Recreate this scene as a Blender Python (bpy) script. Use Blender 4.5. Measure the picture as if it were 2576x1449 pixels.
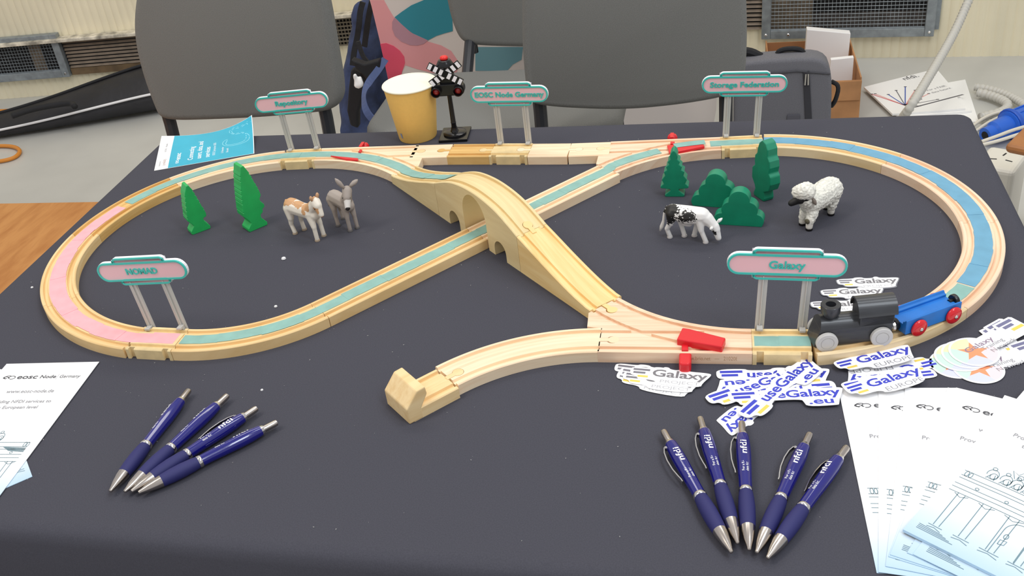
import bpy, bmesh, math, random
from mathutils import Vector, Matrix
random.seed(7)
for o in list(bpy.data.objects): bpy.data.objects.remove(o, do_unlink=True)
S = bpy.context.scene
COL = S.collection
R = math.radians
ZT = 0.75                                   # height of the table top

# ------------------------------------------------------------ camera, world, lamps, exposure
cam_data = bpy.data.cameras.new('camera'); cam = bpy.data.objects.new('camera', cam_data); COL.objects.link(cam)
cam.location = (0, 0, 0.58044 + ZT)
cam.rotation_euler = (1.00694, 0.10813, 0.17244)
cam_data.sensor_width = 36; cam_data.lens = 36 * 2561.37 / 2576
cam_data.clip_start = 0.02; cam_data.clip_end = 60
S.camera = cam
S.view_settings.view_transform = 'Standard'; S.view_settings.look = 'None'
S.view_settings.gamma = 1; S.view_settings.use_curve_mapping = False
S.view_settings.exposure = 0.0
W = bpy.data.worlds.new('world'); S.world = W; W.use_nodes = True
W.node_tree.nodes['Background'].inputs[0].default_value = (0.98, 0.97, 1.0, 1)
W.node_tree.nodes['Background'].inputs[1].default_value = 0.62
def area_lamp(name, loc, target, sx, sy, watts, col):
    l = bpy.data.lights.new(name, 'AREA'); l.shape = 'RECTANGLE'; l.size = sx; l.size_y = sy; l.energy = watts; l.color = col
    o = bpy.data.objects.new(name, l); COL.objects.link(o); o.location = loc
    o.rotation_euler = (Vector(target) - Vector(loc)).to_track_quat('-Z', 'Y').to_euler()
    return o
# rows of hall ceiling lamps: warm ones over the left of the stand, cooler ones over the right
area_lamp('ceiling_lamp', (-1.5, 0.2, 3.3), (-0.6, 1.1, 0.7), 0.5, 1.4, 24, (1.0, 0.93, 0.82))
area_lamp('ceiling_lamp', (1.3, -0.1, 3.3), (0.2, 1.0, 0.7), 0.5, 1.4, 27, (0.86, 0.93, 1.0))
area_lamp('ceiling_lamp', (-0.4, 2.6, 3.4), (-0.4, 2.7, 0), 2.6, 0.5, 25, (1.0, 0.96, 0.9))
area_lamp('ceiling_lamp', (1.0, 1.3, 3.4), (0.3, 1.2, 0.7), 0.4, 1.2, 12, (0.9, 0.95, 1.0))

# ------------------------------------------------------------ materials
def lin(c):
    f = lambda v: v / 12.92 if v <= 0.04045 else ((v + 0.055) / 1.055) ** 2.4
    return tuple(f(x / 255) for x in c) + (1.0,)
MATS = {}
def mat(name, col, rough=0.5, metal=0.0, noise=None, bump=None, spec=0.5, coat=0.0, col2=None, sss=0.0):
    if name in MATS: return MATS[name]
    m = bpy.data.materials.new(name); m.use_nodes = True; MATS[name] = m
    nt = m.node_tree; b = nt.nodes['Principled BSDF']
    b.inputs['Base Color'].default_value = lin(col); b.inputs['Roughness'].default_value = rough
    b.inputs['Metallic'].default_value = metal; b.inputs['Specular IOR Level'].default_value = spec
    b.inputs['Coat Weight'].default_value = coat
    if sss: b.inputs['Subsurface Weight'].default_value = sss; b.inputs['Subsurface Scale'].default_value = 0.002
    tc = nt.nodes.new('ShaderNodeTexCoord')
    if noise:                                   # (scale, amount[, stretch]) soft mottling of the thing's own colour
        n = nt.nodes.new('ShaderNodeTexNoise'); n.inputs['Scale'].default_value = noise[0]; n.inputs['Detail'].default_value = 4
        src = tc.outputs['Object']
        if len(noise) > 2:
            mp = nt.nodes.new('ShaderNodeMapping'); mp.inputs['Scale'].default_value = noise[2]
            nt.links.new(src, mp.inputs[0]); src = mp.outputs[0]
        nt.links.new(src, n.inputs['Vector'])
        r = nt.nodes.new('ShaderNodeValToRGB'); a = noise[1]
        r.color_ramp.elements[0].position = 0.32; r.color_ramp.elements[1].position = 0.68
        c2 = col2 or tuple(x * (1 - a) for x in col)
        r.color_ramp.elements[0].color = lin(c2); r.color_ramp.elements[1].color = lin(tuple(min(255, x * (1 + a * 0.35)) for x in col))
        nt.links.new(n.outputs['Fac'], r.inputs[0]); nt.links.new(r.outputs[0], b.inputs['Base Color'])
    if bump:                                    # (scale, strength, distance)
        n2 = nt.nodes.new('ShaderNodeTexNoise'); n2.inputs['Scale'].default_value = bump[0]; n2.inputs['Detail'].default_value = 3
        nt.links.new(tc.outputs['Object'], n2.inputs['Vector'])
        bp = nt.nodes.new('ShaderNodeBump'); bp.inputs['Strength'].default_value = bump[1]; bp.inputs['Distance'].default_value = bump[2]
        nt.links.new(n2.outputs['Fac'], bp.inputs['Height']); nt.links.new(bp.outputs[0], b.inputs['Normal'])
    return m
def wood(name, base, dark, use='UV', sc=(9, 190, 1), rough=0.55):
    if name in MATS: return MATS[name]
    m = bpy.data.materials.new(name); m.use_nodes = True; MATS[name] = m
    nt = m.node_tree; b = nt.nodes['Principled BSDF']; b.inputs['Roughness'].default_value = rough
    b.inputs['Specular IOR Level'].default_value = 0.3
    tc = nt.nodes.new('ShaderNodeTexCoord'); mp = nt.nodes.new('ShaderNodeMapping'); mp.inputs['Scale'].default_value = sc
    oi = nt.nodes.new('ShaderNodeObjectInfo'); ad = nt.nodes.new('ShaderNodeVectorMath'); ad.operation = 'ADD'
    ms = nt.nodes.new('ShaderNodeVectorMath'); ms.operation = 'SCALE'; ms.inputs[0].default_value = (7, 13, 5)
    nt.links.new(oi.outputs['Random'], ms.inputs['Scale'])
    nt.links.new(tc.outputs[use], mp.inputs[0]); nt.links.new(mp.outputs[0], ad.inputs[0]); nt.links.new(ms.outputs[0], ad.inputs[1])
    n = nt.nodes.new('ShaderNodeTexNoise'); n.inputs['Scale'].default_value = 1; n.inputs['Detail'].default_value = 5; n.inputs['Roughness'].default_value = 0.6
    n.inputs['Distortion'].default_value = 0.35
    nt.links.new(ad.outputs[0], n.inputs['Vector'])
    r = nt.nodes.new('ShaderNodeValToRGB'); r.color_ramp.elements[0].position = 0.36; r.color_ramp.elements[1].position = 0.6
    r.color_ramp.elements[0].color = lin(dark); r.color_ramp.elements[1].color = lin(base)
    nt.links.new(n.outputs['Fac'], r.inputs[0]); nt.links.new(r.outputs[0], b.inputs['Base Color'])
    bp = nt.nodes.new('ShaderNodeBump'); bp.inputs['Strength'].default_value = 0.12; bp.inputs['Distance'].default_value = 0.0005
    nt.links.new(n.outputs['Fac'], bp.inputs['Height']); nt.links.new(bp.outputs[0], b.inputs['Normal'])
    return m
def patched(name, base, patches, rough=0.55, scale=140, wob=0.006, bump=None):
    """a painted figurine: base colour with irregular painted patches [(centre, radius, colour, breakup)] in its own space"""
    m = mat(name, base, rough, bump=bump); nt = m.node_tree; b = nt.nodes['Principled BSDF']
    tc = nt.nodes.new('ShaderNodeTexCoord')
    n = nt.nodes.new('ShaderNodeTexNoise'); n.inputs['Scale'].default_value = scale; n.inputs['Detail'].default_value = 4
    nt.links.new(tc.outputs['Object'], n.inputs['Vector'])
    prev = None
    for c, rad, colr, brk in patches:
        d = nt.nodes.new('ShaderNodeVectorMath'); d.operation = 'DISTANCE'; d.inputs[1].default_value = c
        nt.links.new(tc.outputs['Object'], d.inputs[0])
        a = nt.nodes.new('ShaderNodeMath'); a.operation = 'MULTIPLY_ADD'; a.inputs[1].default_value = wob * brk; a.inputs[2].default_value = -wob * brk * 0.5
        nt.links.new(n.outputs['Fac'], a.inputs[0])
        s = nt.nodes.new('ShaderNodeMath'); s.operation = 'ADD'; nt.links.new(d.outputs['Value'], s.inputs[0]); nt.links.new(a.outputs[0], s.inputs[1])
        t = nt.nodes.new('ShaderNodeMath'); t.operation = 'LESS_THAN'; t.inputs[1].default_value = rad; nt.links.new(s.outputs[0], t.inputs[0])
        mx = nt.nodes.new('ShaderNodeMix'); mx.data_type = 'RGBA'
        nt.links.new(t.outputs[0], mx.inputs['Factor'])
        if prev: nt.links.new(prev, mx.inputs['A'])
        else: mx.inputs['A'].default_value = lin(base)
        mx.inputs['B'].default_value = lin(colr); prev = mx.outputs['Result']
    nt.links.new(prev, b.inputs['Base Color'])
    return m

WOODS = [wood('beech pale', (252, 230, 196), (243, 212, 174)), wood('beech warm', (243, 212, 158), (229, 192, 132)),
         wood('beech pink', (248, 220, 190), (236, 198, 164)), wood('beech cream', (246, 222, 178), (234, 204, 152)),
         wood('beech amber', (232, 192, 124), (214, 168, 98))]
PRINT = mat('printed beige plastic', (240, 214, 160), 0.5, noise=(90, 0.05))
WHITE = mat('white paper', (250, 250, 248), 0.6)
CLEAR = mat('frosted clear plastic', (196, 194, 188), 0.35, spec=0.6)
TEAL = mat('teal printed plastic', (64, 196, 182), 0.4)
PINK = mat('pink printed plastic', (246, 196, 200), 0.5)
PWHITE = mat('white printed plastic', (246, 244, 248), 0.45)
RED = mat('red glossy plastic', (222, 32, 42), 0.35)
BLACK = mat('black plastic', (20, 20, 22), 0.3)
CHROME = mat('chrome', (215, 212, 208), 0.16, metal=1.0)
INK_D = mat('dark grey ink', (84, 84, 88), 0.7); INK_L = mat('light grey ink', (158, 158, 162), 0.7)
INK_B = mat('blue ink', (58, 68, 196), 0.6); INK_Y = mat('yellow ink', (238, 208, 84), 0.6); INK_W = mat('white ink', (246, 246, 246), 0.6)
INK_G = mat('fine line ink', (120, 148, 158), 0.7)

# ------------------------------------------------------------ geometry helpers (each returns (verts, faces[, uvs]))
def mk(name, vf, m, parent=None, smooth=False, bevel=0, seg=2, M=None, kind=None, autosmooth=None):
    me = bpy.data.meshes.new(name); v = [tuple(x) for x in vf[0]]
    me.from_pydata(v, [], [tuple(f) for f in vf[1]])
    if len(vf) > 2 and vf[2]:
        uv = me.uv_layers.new(name='UVMap')
        for l in me.loops: uv.data[l.index].uv = vf[2][l.vertex_index]
    bm = bmesh.new(); bm.from_mesh(me); bmesh.ops.recalc_face_normals(bm, faces=bm.faces); bm.to_mesh(me); bm.free()
    if smooth: me.polygons.foreach_set('use_smooth', [True] * len(me.polygons))
    if autosmooth is not None:
        me.polygons.foreach_set('use_smooth', [True] * len(me.polygons)); me.set_sharp_from_angle(angle=R(autosmooth))
    me.materials.append(m); me.update()
    o = bpy.data.objects.new(name, me); COL.objects.link(o)
    if parent: o.parent = parent
    if M is not None: o.matrix_local = M
    if bevel:
        b = o.modifiers.new('bevel', 'BEVEL'); b.width = bevel; b.segments = seg; b.limit_method = 'ANGLE'; b.angle_limit = R(35)
    if kind: o['kind'] = kind
    return o
def tag(o, label=None, cat=None, group=None, kind=None):
    if label: o['label'] = label
    if cat: o['category'] = cat
    if group: o['group'] = group
    if kind: o['kind'] = kind
    return o
def thing(name, label, cat, loc=(0, 0, 0), rz=0.0, group=None):
    o = bpy.data.objects.new(name, None); COL.objects.link(o); o.empty_display_size = 0.02
    o.location = loc; o.rotation_euler = (0, 0, rz)
    return tag(o, label, cat, group)
def prism(pts, z0, z1):
    n = len(pts)
    return [(x, y, z0) for x, y in pts] + [(x, y, z1) for x, y in pts], \
        [list(range(n))[::-1], list(range(n, 2 * n))] + [[i, (i + 1) % n, n + (i + 1) % n, n + i] for i in range(n)]
def upright(pts, y0, y1):                    # outline in x,z extruded along y
    v, f = prism(pts, y0, y1)
    return [(x, z, y) for x, y, z in v], f
def box(x0, x1, y0, y1, z0, z1): return prism([(x0, y0), (x1, y0), (x1, y1), (x0, y1)], z0, z1)
def join(*vfs):
    V, Fc, U = [], [], []
    for vf in vfs:
        k = len(V); V += list(vf[0]); Fc += [[i + k for i in f] for f in vf[1]]
        U += list(vf[2]) if len(vf) > 2 and vf[2] else [(x[0], x[1]) for x in vf[0]]
    return V, Fc, U
def tf(vf, M): return ([M @ Vector(v) for v in vf[0]],) + tuple(vf[1:])
def TR(x=0, y=0, z=0, rz=0, rx=0, ry=0):
    return Matrix.Translation((x, y, z)) @ Matrix.Rotation(rz, 4, 'Z') @ Matrix.Rotation(ry, 4, 'Y') @ Matrix.Rotation(rx, 4, 'X')
def chaikin(pts, n=2, closed=True):
    for _ in range(n):
        q = []; L = len(pts)
        for i in range(L if closed else L - 1):
            a, b = pts[i], pts[(i + 1) % L]
            q += [tuple(0.75 * s + 0.25 * t for s, t in zip(a, b)), tuple(0.25 * s + 0.75 * t for s, t in zip(a, b))]
        pts = q if closed else [pts[0]] + q + [pts[-1]]
    return pts
def rrect(x0, x1, y0, y1, r, n=6):
    out = []
    for cx, cy, a in ((x1 - r, y1 - r, 0), (x0 + r, y1 - r, 90), (x0 + r, y0 + r, 180), (x1 - r, y0 + r, 270)):
        for i in range(n + 1):
            t = R(a + 90 * i / n); out.append((cx + r * math.cos(t), cy + r * math.sin(t)))
    return out
def lathe(prof, n=28, axis='z'):
    V, Fc = [], []
    for r_, z in prof:
        for i in range(n):
            t = 2 * math.pi * i / n; V.append((r_ * math.cos(t), r_ * math.sin(t), z))
    for k in range(len(prof) - 1):
        for i in range(n):
            j = (i + 1) % n; Fc.append([k * n + i, k * n + j, (k + 1) * n + j, (k + 1) * n + i])
    Fc.append(list(range(n))[::-1]); Fc.append([(len(prof) - 1) * n + i for i in range(n)])
    if axis == 'x': V = [(z, x, y) for x, y, z in V]
    if axis == 'y': V = [(x, -z, y) for x, y, z in V]
    return V, Fc
def tube(path, r_, n=8, closed=False):
    P_ = [Vector(q) for q in path]; V, Fc = [], []; m = len(P_)
    rad = r_ if isinstance(r_, (list, tuple)) else [r_] * m
    up = Vector((0, 0, 1)); prev = None
    for i in range(m):
        d = (P_[(i + 1) % m] - P_[i - 1]) if closed else (P_[min(i + 1, m - 1)] - P_[max(i - 1, 0)])
        d.normalize()
        if prev is None: s = d.cross(up); s = s if s.length > 1e-3 else d.cross(Vector((1, 0, 0)))
        else: s = prev - d * prev.dot(d)
        s.normalize(); prev = s.copy(); u = s.cross(d)
        for k in range(n):
            t = 2 * math.pi * k / n; V.append(P_[i] + (s * math.cos(t) + u * math.sin(t)) * rad[i])
    for i in range(m if closed else m - 1):
        j = (i + 1) % m
        for k in range(n):
            l = (k + 1) % n; Fc.append([i * n + k, i * n + l, j * n + l, j * n + k])
    if not closed: Fc += [list(range(n))[::-1], [(m - 1) * n + k for k in range(n)]]
    return V, Fc
def ribbon(path, w, t):                      # flat strap: path of 3-D points, width vector or number along y
    return join(*[box(0, 0, 0, 0, 0, 0)]) if not path else None
def sweep(frames, sec):
    """sec(i) -> closed list of (y, z) at frame i; frame = (x, y, heading, distance)"""
    V, Fc, U = [], [], []
    for i, (x, y, a, dist) in enumerate(frames):
        cum = 0; last = None; sc = sec(i)
        for yy, zz in sc:
            V.append((x - math.sin(a) * yy, y + math.cos(a) * yy, zz))
            U.append((dist, yy + 0.37 * zz * (1 if yy > 0 else -1) + zz * 0.5))
    n = len(sec(0)); m = len(frames)
    for i in range(m - 1):
        for k in range(n):
            l = (k + 1) % n; Fc.append([i * n + k, i * n + l, (i + 1) * n + l, (i + 1) * n + k])
    Fc += [list(range(n)), [(m - 1) * n + k for k in range(n)][::-1]]
    return V, Fc, U
def boolean(o, cutters):
    for c in cutters:
        b = o.modifiers.new('cut', 'BOOLEAN'); b.operation = 'DIFFERENCE'; b.object = c; b.solver = 'EXACT'
    bpy.context.view_layer.update(); dg = bpy.context.evaluated_depsgraph_get()
    me = bpy.data.meshes.new_from_object(o.evaluated_get(dg)); old = o.data; o.modifiers.clear(); o.data = me; me.name = old.name
    for c in cutters: bpy.data.objects.remove(c, do_unlink=True)
    return o
def cutter(vf, M=None): return mk('cutter', vf, PRINT, M=M)
FONT_CACHE = {}
def text_vf(s, size, extrude=0.0, offset=0.0, align='LEFT', spacing=1.0, res=3):
    key = (s, size, extrude, offset, align, spacing)
    if key in FONT_CACHE: return FONT_CACHE[key]
    c = bpy.data.curves.new('t', 'FONT'); c.body = s; c.size = size; c.extrude = extrude; c.offset = offset
    c.align_x = align; c.space_character = spacing; c.resolution_u = res
    o = bpy.data.objects.new('t', c); COL.objects.link(o); bpy.context.view_layer.update()
    me = bpy.data.meshes.new_from_object(o.evaluated_get(bpy.context.evaluated_depsgraph_get()))
    vf = ([tuple(v.co) for v in me.vertices], [list(p.vertices) for p in me.polygons])
    bpy.data.objects.remove(o, do_unlink=True); bpy.data.meshes.remove(me)
    FONT_CACHE[key] = vf
    return vf
def lettering(s, size, m, parent, M, extrude=0.0, offset=0.0, align='LEFT', spacing=1.0, name='lettering', width=None):
    vf = text_vf(s, size, extrude, offset, align, spacing)
    if width:
        xs = [v[0] for v in vf[0]]; k = width / (max(xs) - min(xs)); vf = ([(v[0] * k, v[1], v[2]) for v in vf[0]], vf[1])
    return mk(name, vf, m, parent, M=M)
def capsule(p, q, r1, r2, n=10, k=4):
    p, q = Vector(p), Vector(q); d = q - p; L = max(d.length, 1e-6); d /= L
    prof = [(r1 * math.sin(t), -r1 * math.cos(t)) for t in [math.pi / 2 * i / k for i in range(k + 1)]] + \
           [(r2 * math.cos(t), L + r2 * math.sin(t)) for t in [math.pi / 2 * i / k for i in range(k + 1)]]
    prof[0] = (1e-5, -r1); prof[-1] = (1e-5, L + r2)
    return tf(lathe(prof, n), Matrix.Translation(p) @ d.to_track_quat('Z', 'Y').to_matrix().to_4x4())
def body(name, segs, m, parent, voxel=0.0009, smooth=7, wobble=0.0):
    """one continuous body: tapered limbs fused by a voxel remesh and smoothed"""
    vf = join(*[capsule(*s) for s in segs]); o = mk(name, (vf[0], vf[1]), m)
    r_ = o.modifiers.new('r', 'REMESH'); r_.mode = 'VOXEL'; r_.voxel_size = voxel
    s_ = o.modifiers.new('s', 'SMOOTH'); s_.factor = 0.5; s_.iterations = smooth
    bpy.context.view_layer.update()
    me = bpy.data.meshes.new_from_object(o.evaluated_get(bpy.context.evaluated_depsgraph_get()))
    o.modifiers.clear(); o.data = me; me.name = name
    me.polygons.foreach_set('use_smooth', [True] * len(me.polygons))
    if not me.materials: me.materials.append(m)
    if wobble:
        from mathutils import noise
        for v in me.vertices:
            v.co += v.normal * (noise.noise(v.co * 420) * wobble + noise.noise(v.co * 900) * wobble * 0.4)
    o.parent = parent
    return o
def lump(name, pts_r, m, parent=None, voxel=0.012, smooth=6, wobble=0.0, M=None, wscale=14):
    o = body(name, pts_r, m, parent, voxel, smooth)
    if wobble:
        from mathutils import noise
        for v in o.data.vertices: v.co += v.normal * noise.noise(v.co * wscale) * wobble
    if M is not None: o.matrix_local = M
    return o

# ------------------------------------------------------------ the setting: floor and the bent back wall
FLOOR = mat('grey painted floor', (200, 200, 195), 0.35, noise=(1.7, 0.09), bump=(9, 0.05, 0.004))
CREAM = mat('cream wall paint', (243, 234, 204), 0.6, noise=(3, 0.05), bump=(60, 0.15, 0.002))
tag(mk('floor', box(-6, 4, -2.5, 4.4, -0.05, 0), FLOOR), 'light grey painted concrete floor behind the table', kind='structure')
ply = wood('orange plywood', (212, 150, 88), (192, 128, 70), 'Object', (26, 5, 1), 0.5)
tag(mk('floor_panel', box(-3.4, -1.25, -0.4, 2.542, 0.0005, 0.006), ply), 'orange wood-grained floor panel left of the table', kind='structure')
def ribbed_wall(name, a, b, label, top=2.6):
    ax, ay = a; bx, by = b; L = math.hypot(bx - ax, by - ay); e = ((bx - ax) / L, (by - ay) / L); n = (e[1], -e[0])
    N = int(L / 0.0047); V, Fc = [], []
    for i in range(N + 1):
        s = L * i / N; w = 0.004 * (abs(math.sin(math.pi * s / 0.029)) ** 0.7)
        x, y = ax + e[0] * s + n[0] * w, ay + e[1] * s + n[1] * w
        V += [(x, y, 0), (x, y, top)]
    for i in range(N): Fc.append([2 * i, 2 * i + 2, 2 * i + 3, 2 * i + 1])
    k = len(V); V += [(ax - n[0] * 0.1, ay - n[1] * 0.1, 0), (ax - n[0] * 0.1, ay - n[1] * 0.1, top), (bx - n[0] * 0.1, by - n[1] * 0.1, 0), (bx - n[0] * 0.1, by - n[1] * 0.1, top)]
    Fc += [[k, k + 1, k + 3, k + 2], [0, 1, k + 1, k], [2 * N, k + 2, k + 3, 2 * N + 1]]
    tag(mk(name, (V, Fc), CREAM, smooth=False), label, kind='structure')
WA, WK, WB = (-4.2, 3.337), (-1.0, 3.659), (2.6, 3.347)
ribbed_wall('wall_left', WA, WK, 'cream ribbed wall behind the grey chair at left')
ribbed_wall('wall_right', WK, WB, 'cream ribbed wall behind the laptop bag and cable conduit')
# local frames of the two wall faces: x along the wall, y out of it (towards the room is -y)
ML = Matrix.Translation((-2.8772, 3.4688, ZT)) @ Matrix.Rotation(math.atan2(0.099023, 0.995085), 4, 'Z')
MR = Matrix.Translation((0.4722, 3.5323, ZT)) @ Matrix.Rotation(math.atan2(-0.086449, 0.996256), 4, 'Z')
GALV = mat('galvanised steel', (150, 158, 162), 0.45, metal=0.35, noise=(40, 0.12))
BROWN = mat('brown painted slat', (140, 124, 106), 0.55, noise=(30, 0.12))
DARK = mat('dark vent recess', (22, 21, 22), 0.8)
SILL = mat('chipped white paint', (226, 218, 198), 0.6, noise=(26, 0.35))
def vent(name, label, Mw, s0, s1, z0, z1, mesh_spans, slat_spans, frame=0.03, step=0.0125):
    t = thing(name, label, 'vent', (0, 0, 0)); t.matrix_world = Mw @ TR(0, -0.004, 0)
    mk('recess', box(s0, s1, -0.006, 0.004, z0, z1), DARK, t)
    for a, b, ins in mesh_spans:
        if ins: mk('inner_panel', box(ins[0], ins[1], -0.0075, -0.0065, z0, z1 if len(ins) < 3 else ins[2]), mat('dusty tan board', (128, 114, 96), 0.7, noise=(30, 0.2)), t)
        w = [tube([(x, -0.016, z0), (x, -0.016, z1)], 0.0011, 4) for x in [a + step * i for i in range(int((b - a) / step) + 1)]]
        w += [tube([(a, -0.017, z), (b, -0.017, z)], 0.0011, 4) for z in [z0 + step * i for i in range(int((z1 - z0) / step) + 1)]]
        vf = join(*w); mk('wire_mesh', (vf[0], vf[1]), GALV, t, kind='stuff')
        for q in (box(a - frame, a, -0.03, 0, z0 - frame, z1 + frame), box(b, b + frame, -0.03, 0, z0 - frame, z1 + frame),
                  box(a, b, -0.029, 0, z0 - frame, z0), box(a, b, -0.029, 0, z1, z1 + frame)):
            mk('frame_bar', q, GALV, t, bevel=0.002)
        for x in (a - frame / 2, a + 0.06, b + frame / 2): mk('screw', lathe([(0.005, -0.004), (0.005, 0), (0.003, 0.002)], 10, 'y'), CHROME, t, M=TR(x, -0.031, z0 - frame / 2))
    for a, b, n in slat_spans:
        h = (z1 - z0) / n
        for i in range(n):
            zc = z0 + h * i
            mk('slat', ([(a, -0.012, zc), (b, -0.012, zc), (b, -0.002, zc + h * 0.92), (a, -0.002, zc + h * 0.92), (a, -0.008, zc), (b, -0.008, zc), (b, 0.002, zc + h * 0.92), (a, 0.002, zc + h * 0.92)],
                        [[0, 1, 2, 3], [4, 7, 6, 5], [0, 4, 5, 1], [3, 2, 6, 7], [0, 3, 7, 4], [1, 5, 6, 2]]), BROWN, t)
    return t
v = vent('wall_vent', 'long low wall vent with wire mesh and brown slats behind the chair at left', ML, -0.9, 1.88, -0.640, -0.527,
         [(-0.55, 0.318, (0.205, 0.255))], [(0.352, 1.36, 8)])
mk('bottom_rail', box(0.352, 1.36, -0.014, 0, -0.668, -0.642), mat('brown rail', (120, 98, 70), 0.6, noise=(20, 0.2)), v)
mk('sill', box(-0.9, 1.88, -0.045, 0, -0.527, -0.513), SILL, v, bevel=0.003)
mk('cross_slats', join(*[box(1.40 + 0.013 * i, 1.404 + 0.013 * i, -0.012, 0, -0.64, -0.527) for i in range(36)], *[box(1.4, 1.86, -0.016, -0.012, -0.64 + 0.0145 * i, -0.635 + 0.0145 * i) for i in range(8)]), mat('grimy vent grid', (112, 104, 88), 0.7), v, kind='stuff')
v = vent('wall_vent', 'square galvanised vent with wire grid behind the cardboard box', MR, -0.55, 0.22, -0.638, -0.30,
         [(-0.308, 0.190, (-0.308, -0.17))], [(-0.55, -0.338, 22)])
mk('lower_panel', box(-0.17, 0.19, -0.0075, -0.0065, -0.638, -0.585), mat('dusty lower board', (84, 78, 74), 0.8, noise=(30, 0.2)), v)
mk('side_flange', box(0.22, 0.235, -0.012, 0, -0.65, -0.27), GALV, v)

# ------------------------------------------------------------ table hidden under a black cloth
X0, X1, Y0, Y1 = -0.845, 0.3205, 0.512, 1.330
CLOTH = mat('black cloth', (77, 77, 85), 0.95, noise=(900, 0.06), bump=(2600, 0.25, 0.0003), spec=0.1)
V, Fc = [], []
rings = []
per = rrect(X0, X1, Y0, Y1, 0.012, 4); per2 = []
for i in range(len(per)):
    a, b = per[i], per[(i + 1) % len(per)]; n_ = max(1, int(math.dist(a, b) / 0.02))
    per2 += [(a[0] + (b[0] - a[0]) * k / n_, a[1] + (b[1] - a[1]) * k / n_) for k in range(n_)]
per2 = [(x, y + (max(0, min(1, (1.0 - y) / .4)) * (-.003 - (x + .18) * .0288))) for x, y in per2]
cx_, cy_ = (X0 + X1) / 2, (Y0 + Y1) / 2
def ring(inset, z, wav=0.0):
    out = []
    for i, (x, y) in enumerate(per2):
        d = Vector((x - cx_, y - cy_)); hx, hy = (X1 - X0) / 2, (Y1 - Y0) / 2
        k = wav * (math.sin(i * 0.31) + 0.6 * math.sin(i * 0.83 + 1))
        sx = (hx - inset + k) / hx; sy = (hy - inset + k) / hy
        out.append((cx_ + d.x * sx, cy_ + d.y * sy, z))
    return out
for inset, z, wv in ((0.016, ZT, 0), (0.007, ZT - 0.0015, 0), (0.002, ZT - 0.006, 0), (0, ZT - 0.014, 0), (0, ZT - 0.05, 0.0), (-0.004, 0.4, 0.006), (-0.012, 0.012, 0.012)):
    rings.append(len(V)); V += ring(inset, z, wv)
n_ = len(per2)
for a, b in zip(rings, rings[1:]): Fc += [[a + i, a + (i + 1) % n_, b + (i + 1) % n_, b + i] for i in range(n_)]
Fc.append([rings[0] + i for i in range(n_)])
tag(mk('tablecloth', (V, Fc), CLOTH, autosmooth=50), 'plain black tablecloth hanging over the whole table', 'tablecloth')
LINT = mat('white lint', (150, 150, 150), 0.9)
bits = []
for i in range(330):
    x, y = random.uniform(X0 + .03, X1 - .03), random.uniform(Y0 + .02, Y1 - .03); s = random.choice((.0002, .00025, .0003, .00045))
    bits.append(tf(box(-s, s * random.uniform(1, 2.2), -s * .7, s * .7, 0, s), TR(x, y, ZT + 0.0001, random.uniform(0, 3))))
vf = join(*bits); tag(mk('lint', (vf[0], vf[1]), LINT), 'tiny specks of white lint scattered over the black tablecloth', kind='stuff')
for (x, y, z), lab, sz in (((-0.506, 0.9605, 0.75), 'small white crumb of paper lying below the pony', .0030), ((-0.8017, 0.8973, 0.75), 'white paper crumb near the left edge of the table', .0017), ((-0.4771, 0.8599, 0.75), 'thin white paper shred beside the front left diagonal track', .002), ((-0.4355, 0.7155, 0.75), 'white paper crumb above the left group of pens', .0015)):
    tag(mk('paper_crumb', tf(lathe([(sz * .2, 0), (sz, sz * .2), (sz * .8, sz * .7), (sz * .2, sz)], 7), TR(0, 0, 0, 1)), mat('crumb', (235, 235, 235), .8), M=TR(x, y, z)), lab, 'paper crumb')

# ------------------------------------------------------------ chairs behind the table
FAB = mat('charcoal grey upholstery', (132, 132, 128), 0.9, noise=(900, 0.12), bump=(1400, 0.4, 0.0008), spec=0.15)
STEEL = mat('black powder-coated steel', (44, 46, 50), 0.4)
def chair(label, outline, yb, seat, posts, rz=0.0, thick=0.045):
    """outline: backrest outline in world x, z on the plane y = yb; seat: (x0, x1, y0, y1, z top); posts: x of the back posts"""
    cx = (seat[0] + seat[1]) / 2; cy = (seat[2] + seat[3]) / 2
    t = thing('upholstered_chair', label, 'chair', (cx, cy, 0), 0, None)
    o2 = chaikin([(x - cx, z) for x, z in outline], 3)
    mk('backrest', upright(o2, yb - cy, yb - cy + thick), FAB, t, bevel=0.018, seg=4, smooth=True)
    x0, x1, y0, y1, zt = seat
    s = rrect(x0 - cx, x1 - cx, y0 - cy, y1 - cy, 0.09, 8)
    mk('seat', prism(s, zt - 0.06, zt), FAB, t, bevel=0.022, seg=4, smooth=True)
    zlow = min(z for x, z in outline)
    for px in posts:
        mk('back_post', tube([(px - cx, yb - cy + thick * .6, zlow + 0.12), (px - cx, yb - cy + thick * .6, zlow - 0.01), (px - cx, yb - cy + .02, zt + 0.05), (px - cx, y1 - cy - .06, zt - 0.07), (px - cx, y0 - cy + .2, zt - 0.075)], 0.014, 10), STEEL, t)
    for sx in (x0 + 0.03, x1 - 0.03):
        mk('leg', tube([(sx - cx, y0 - cy + .1, zt - .07), (sx - cx, y0 - cy + .01, 0.01)], 0.0125, 10), STEEL, t)
        mk('leg', tube([(sx - cx, y1 - cy - .1, zt - .07), (sx - cx, y1 - cy + .03, 0.01)], 0.0125, 10), STEEL, t)
        mk('side_rail', tube([(sx - cx, y0 - cy + .1, zt - .07), (sx - cx, y1 - cy - .1, zt - .07)], 0.0125, 10), STEEL, t)
    mk('cross_rail', tube([(x0 + .03 - cx, y0 - cy + .1, zt - .07), (x1 - .03 - cx, y0 - cy + .1, zt - .07)], 0.0125, 10), STEEL, t)
    return t
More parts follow.
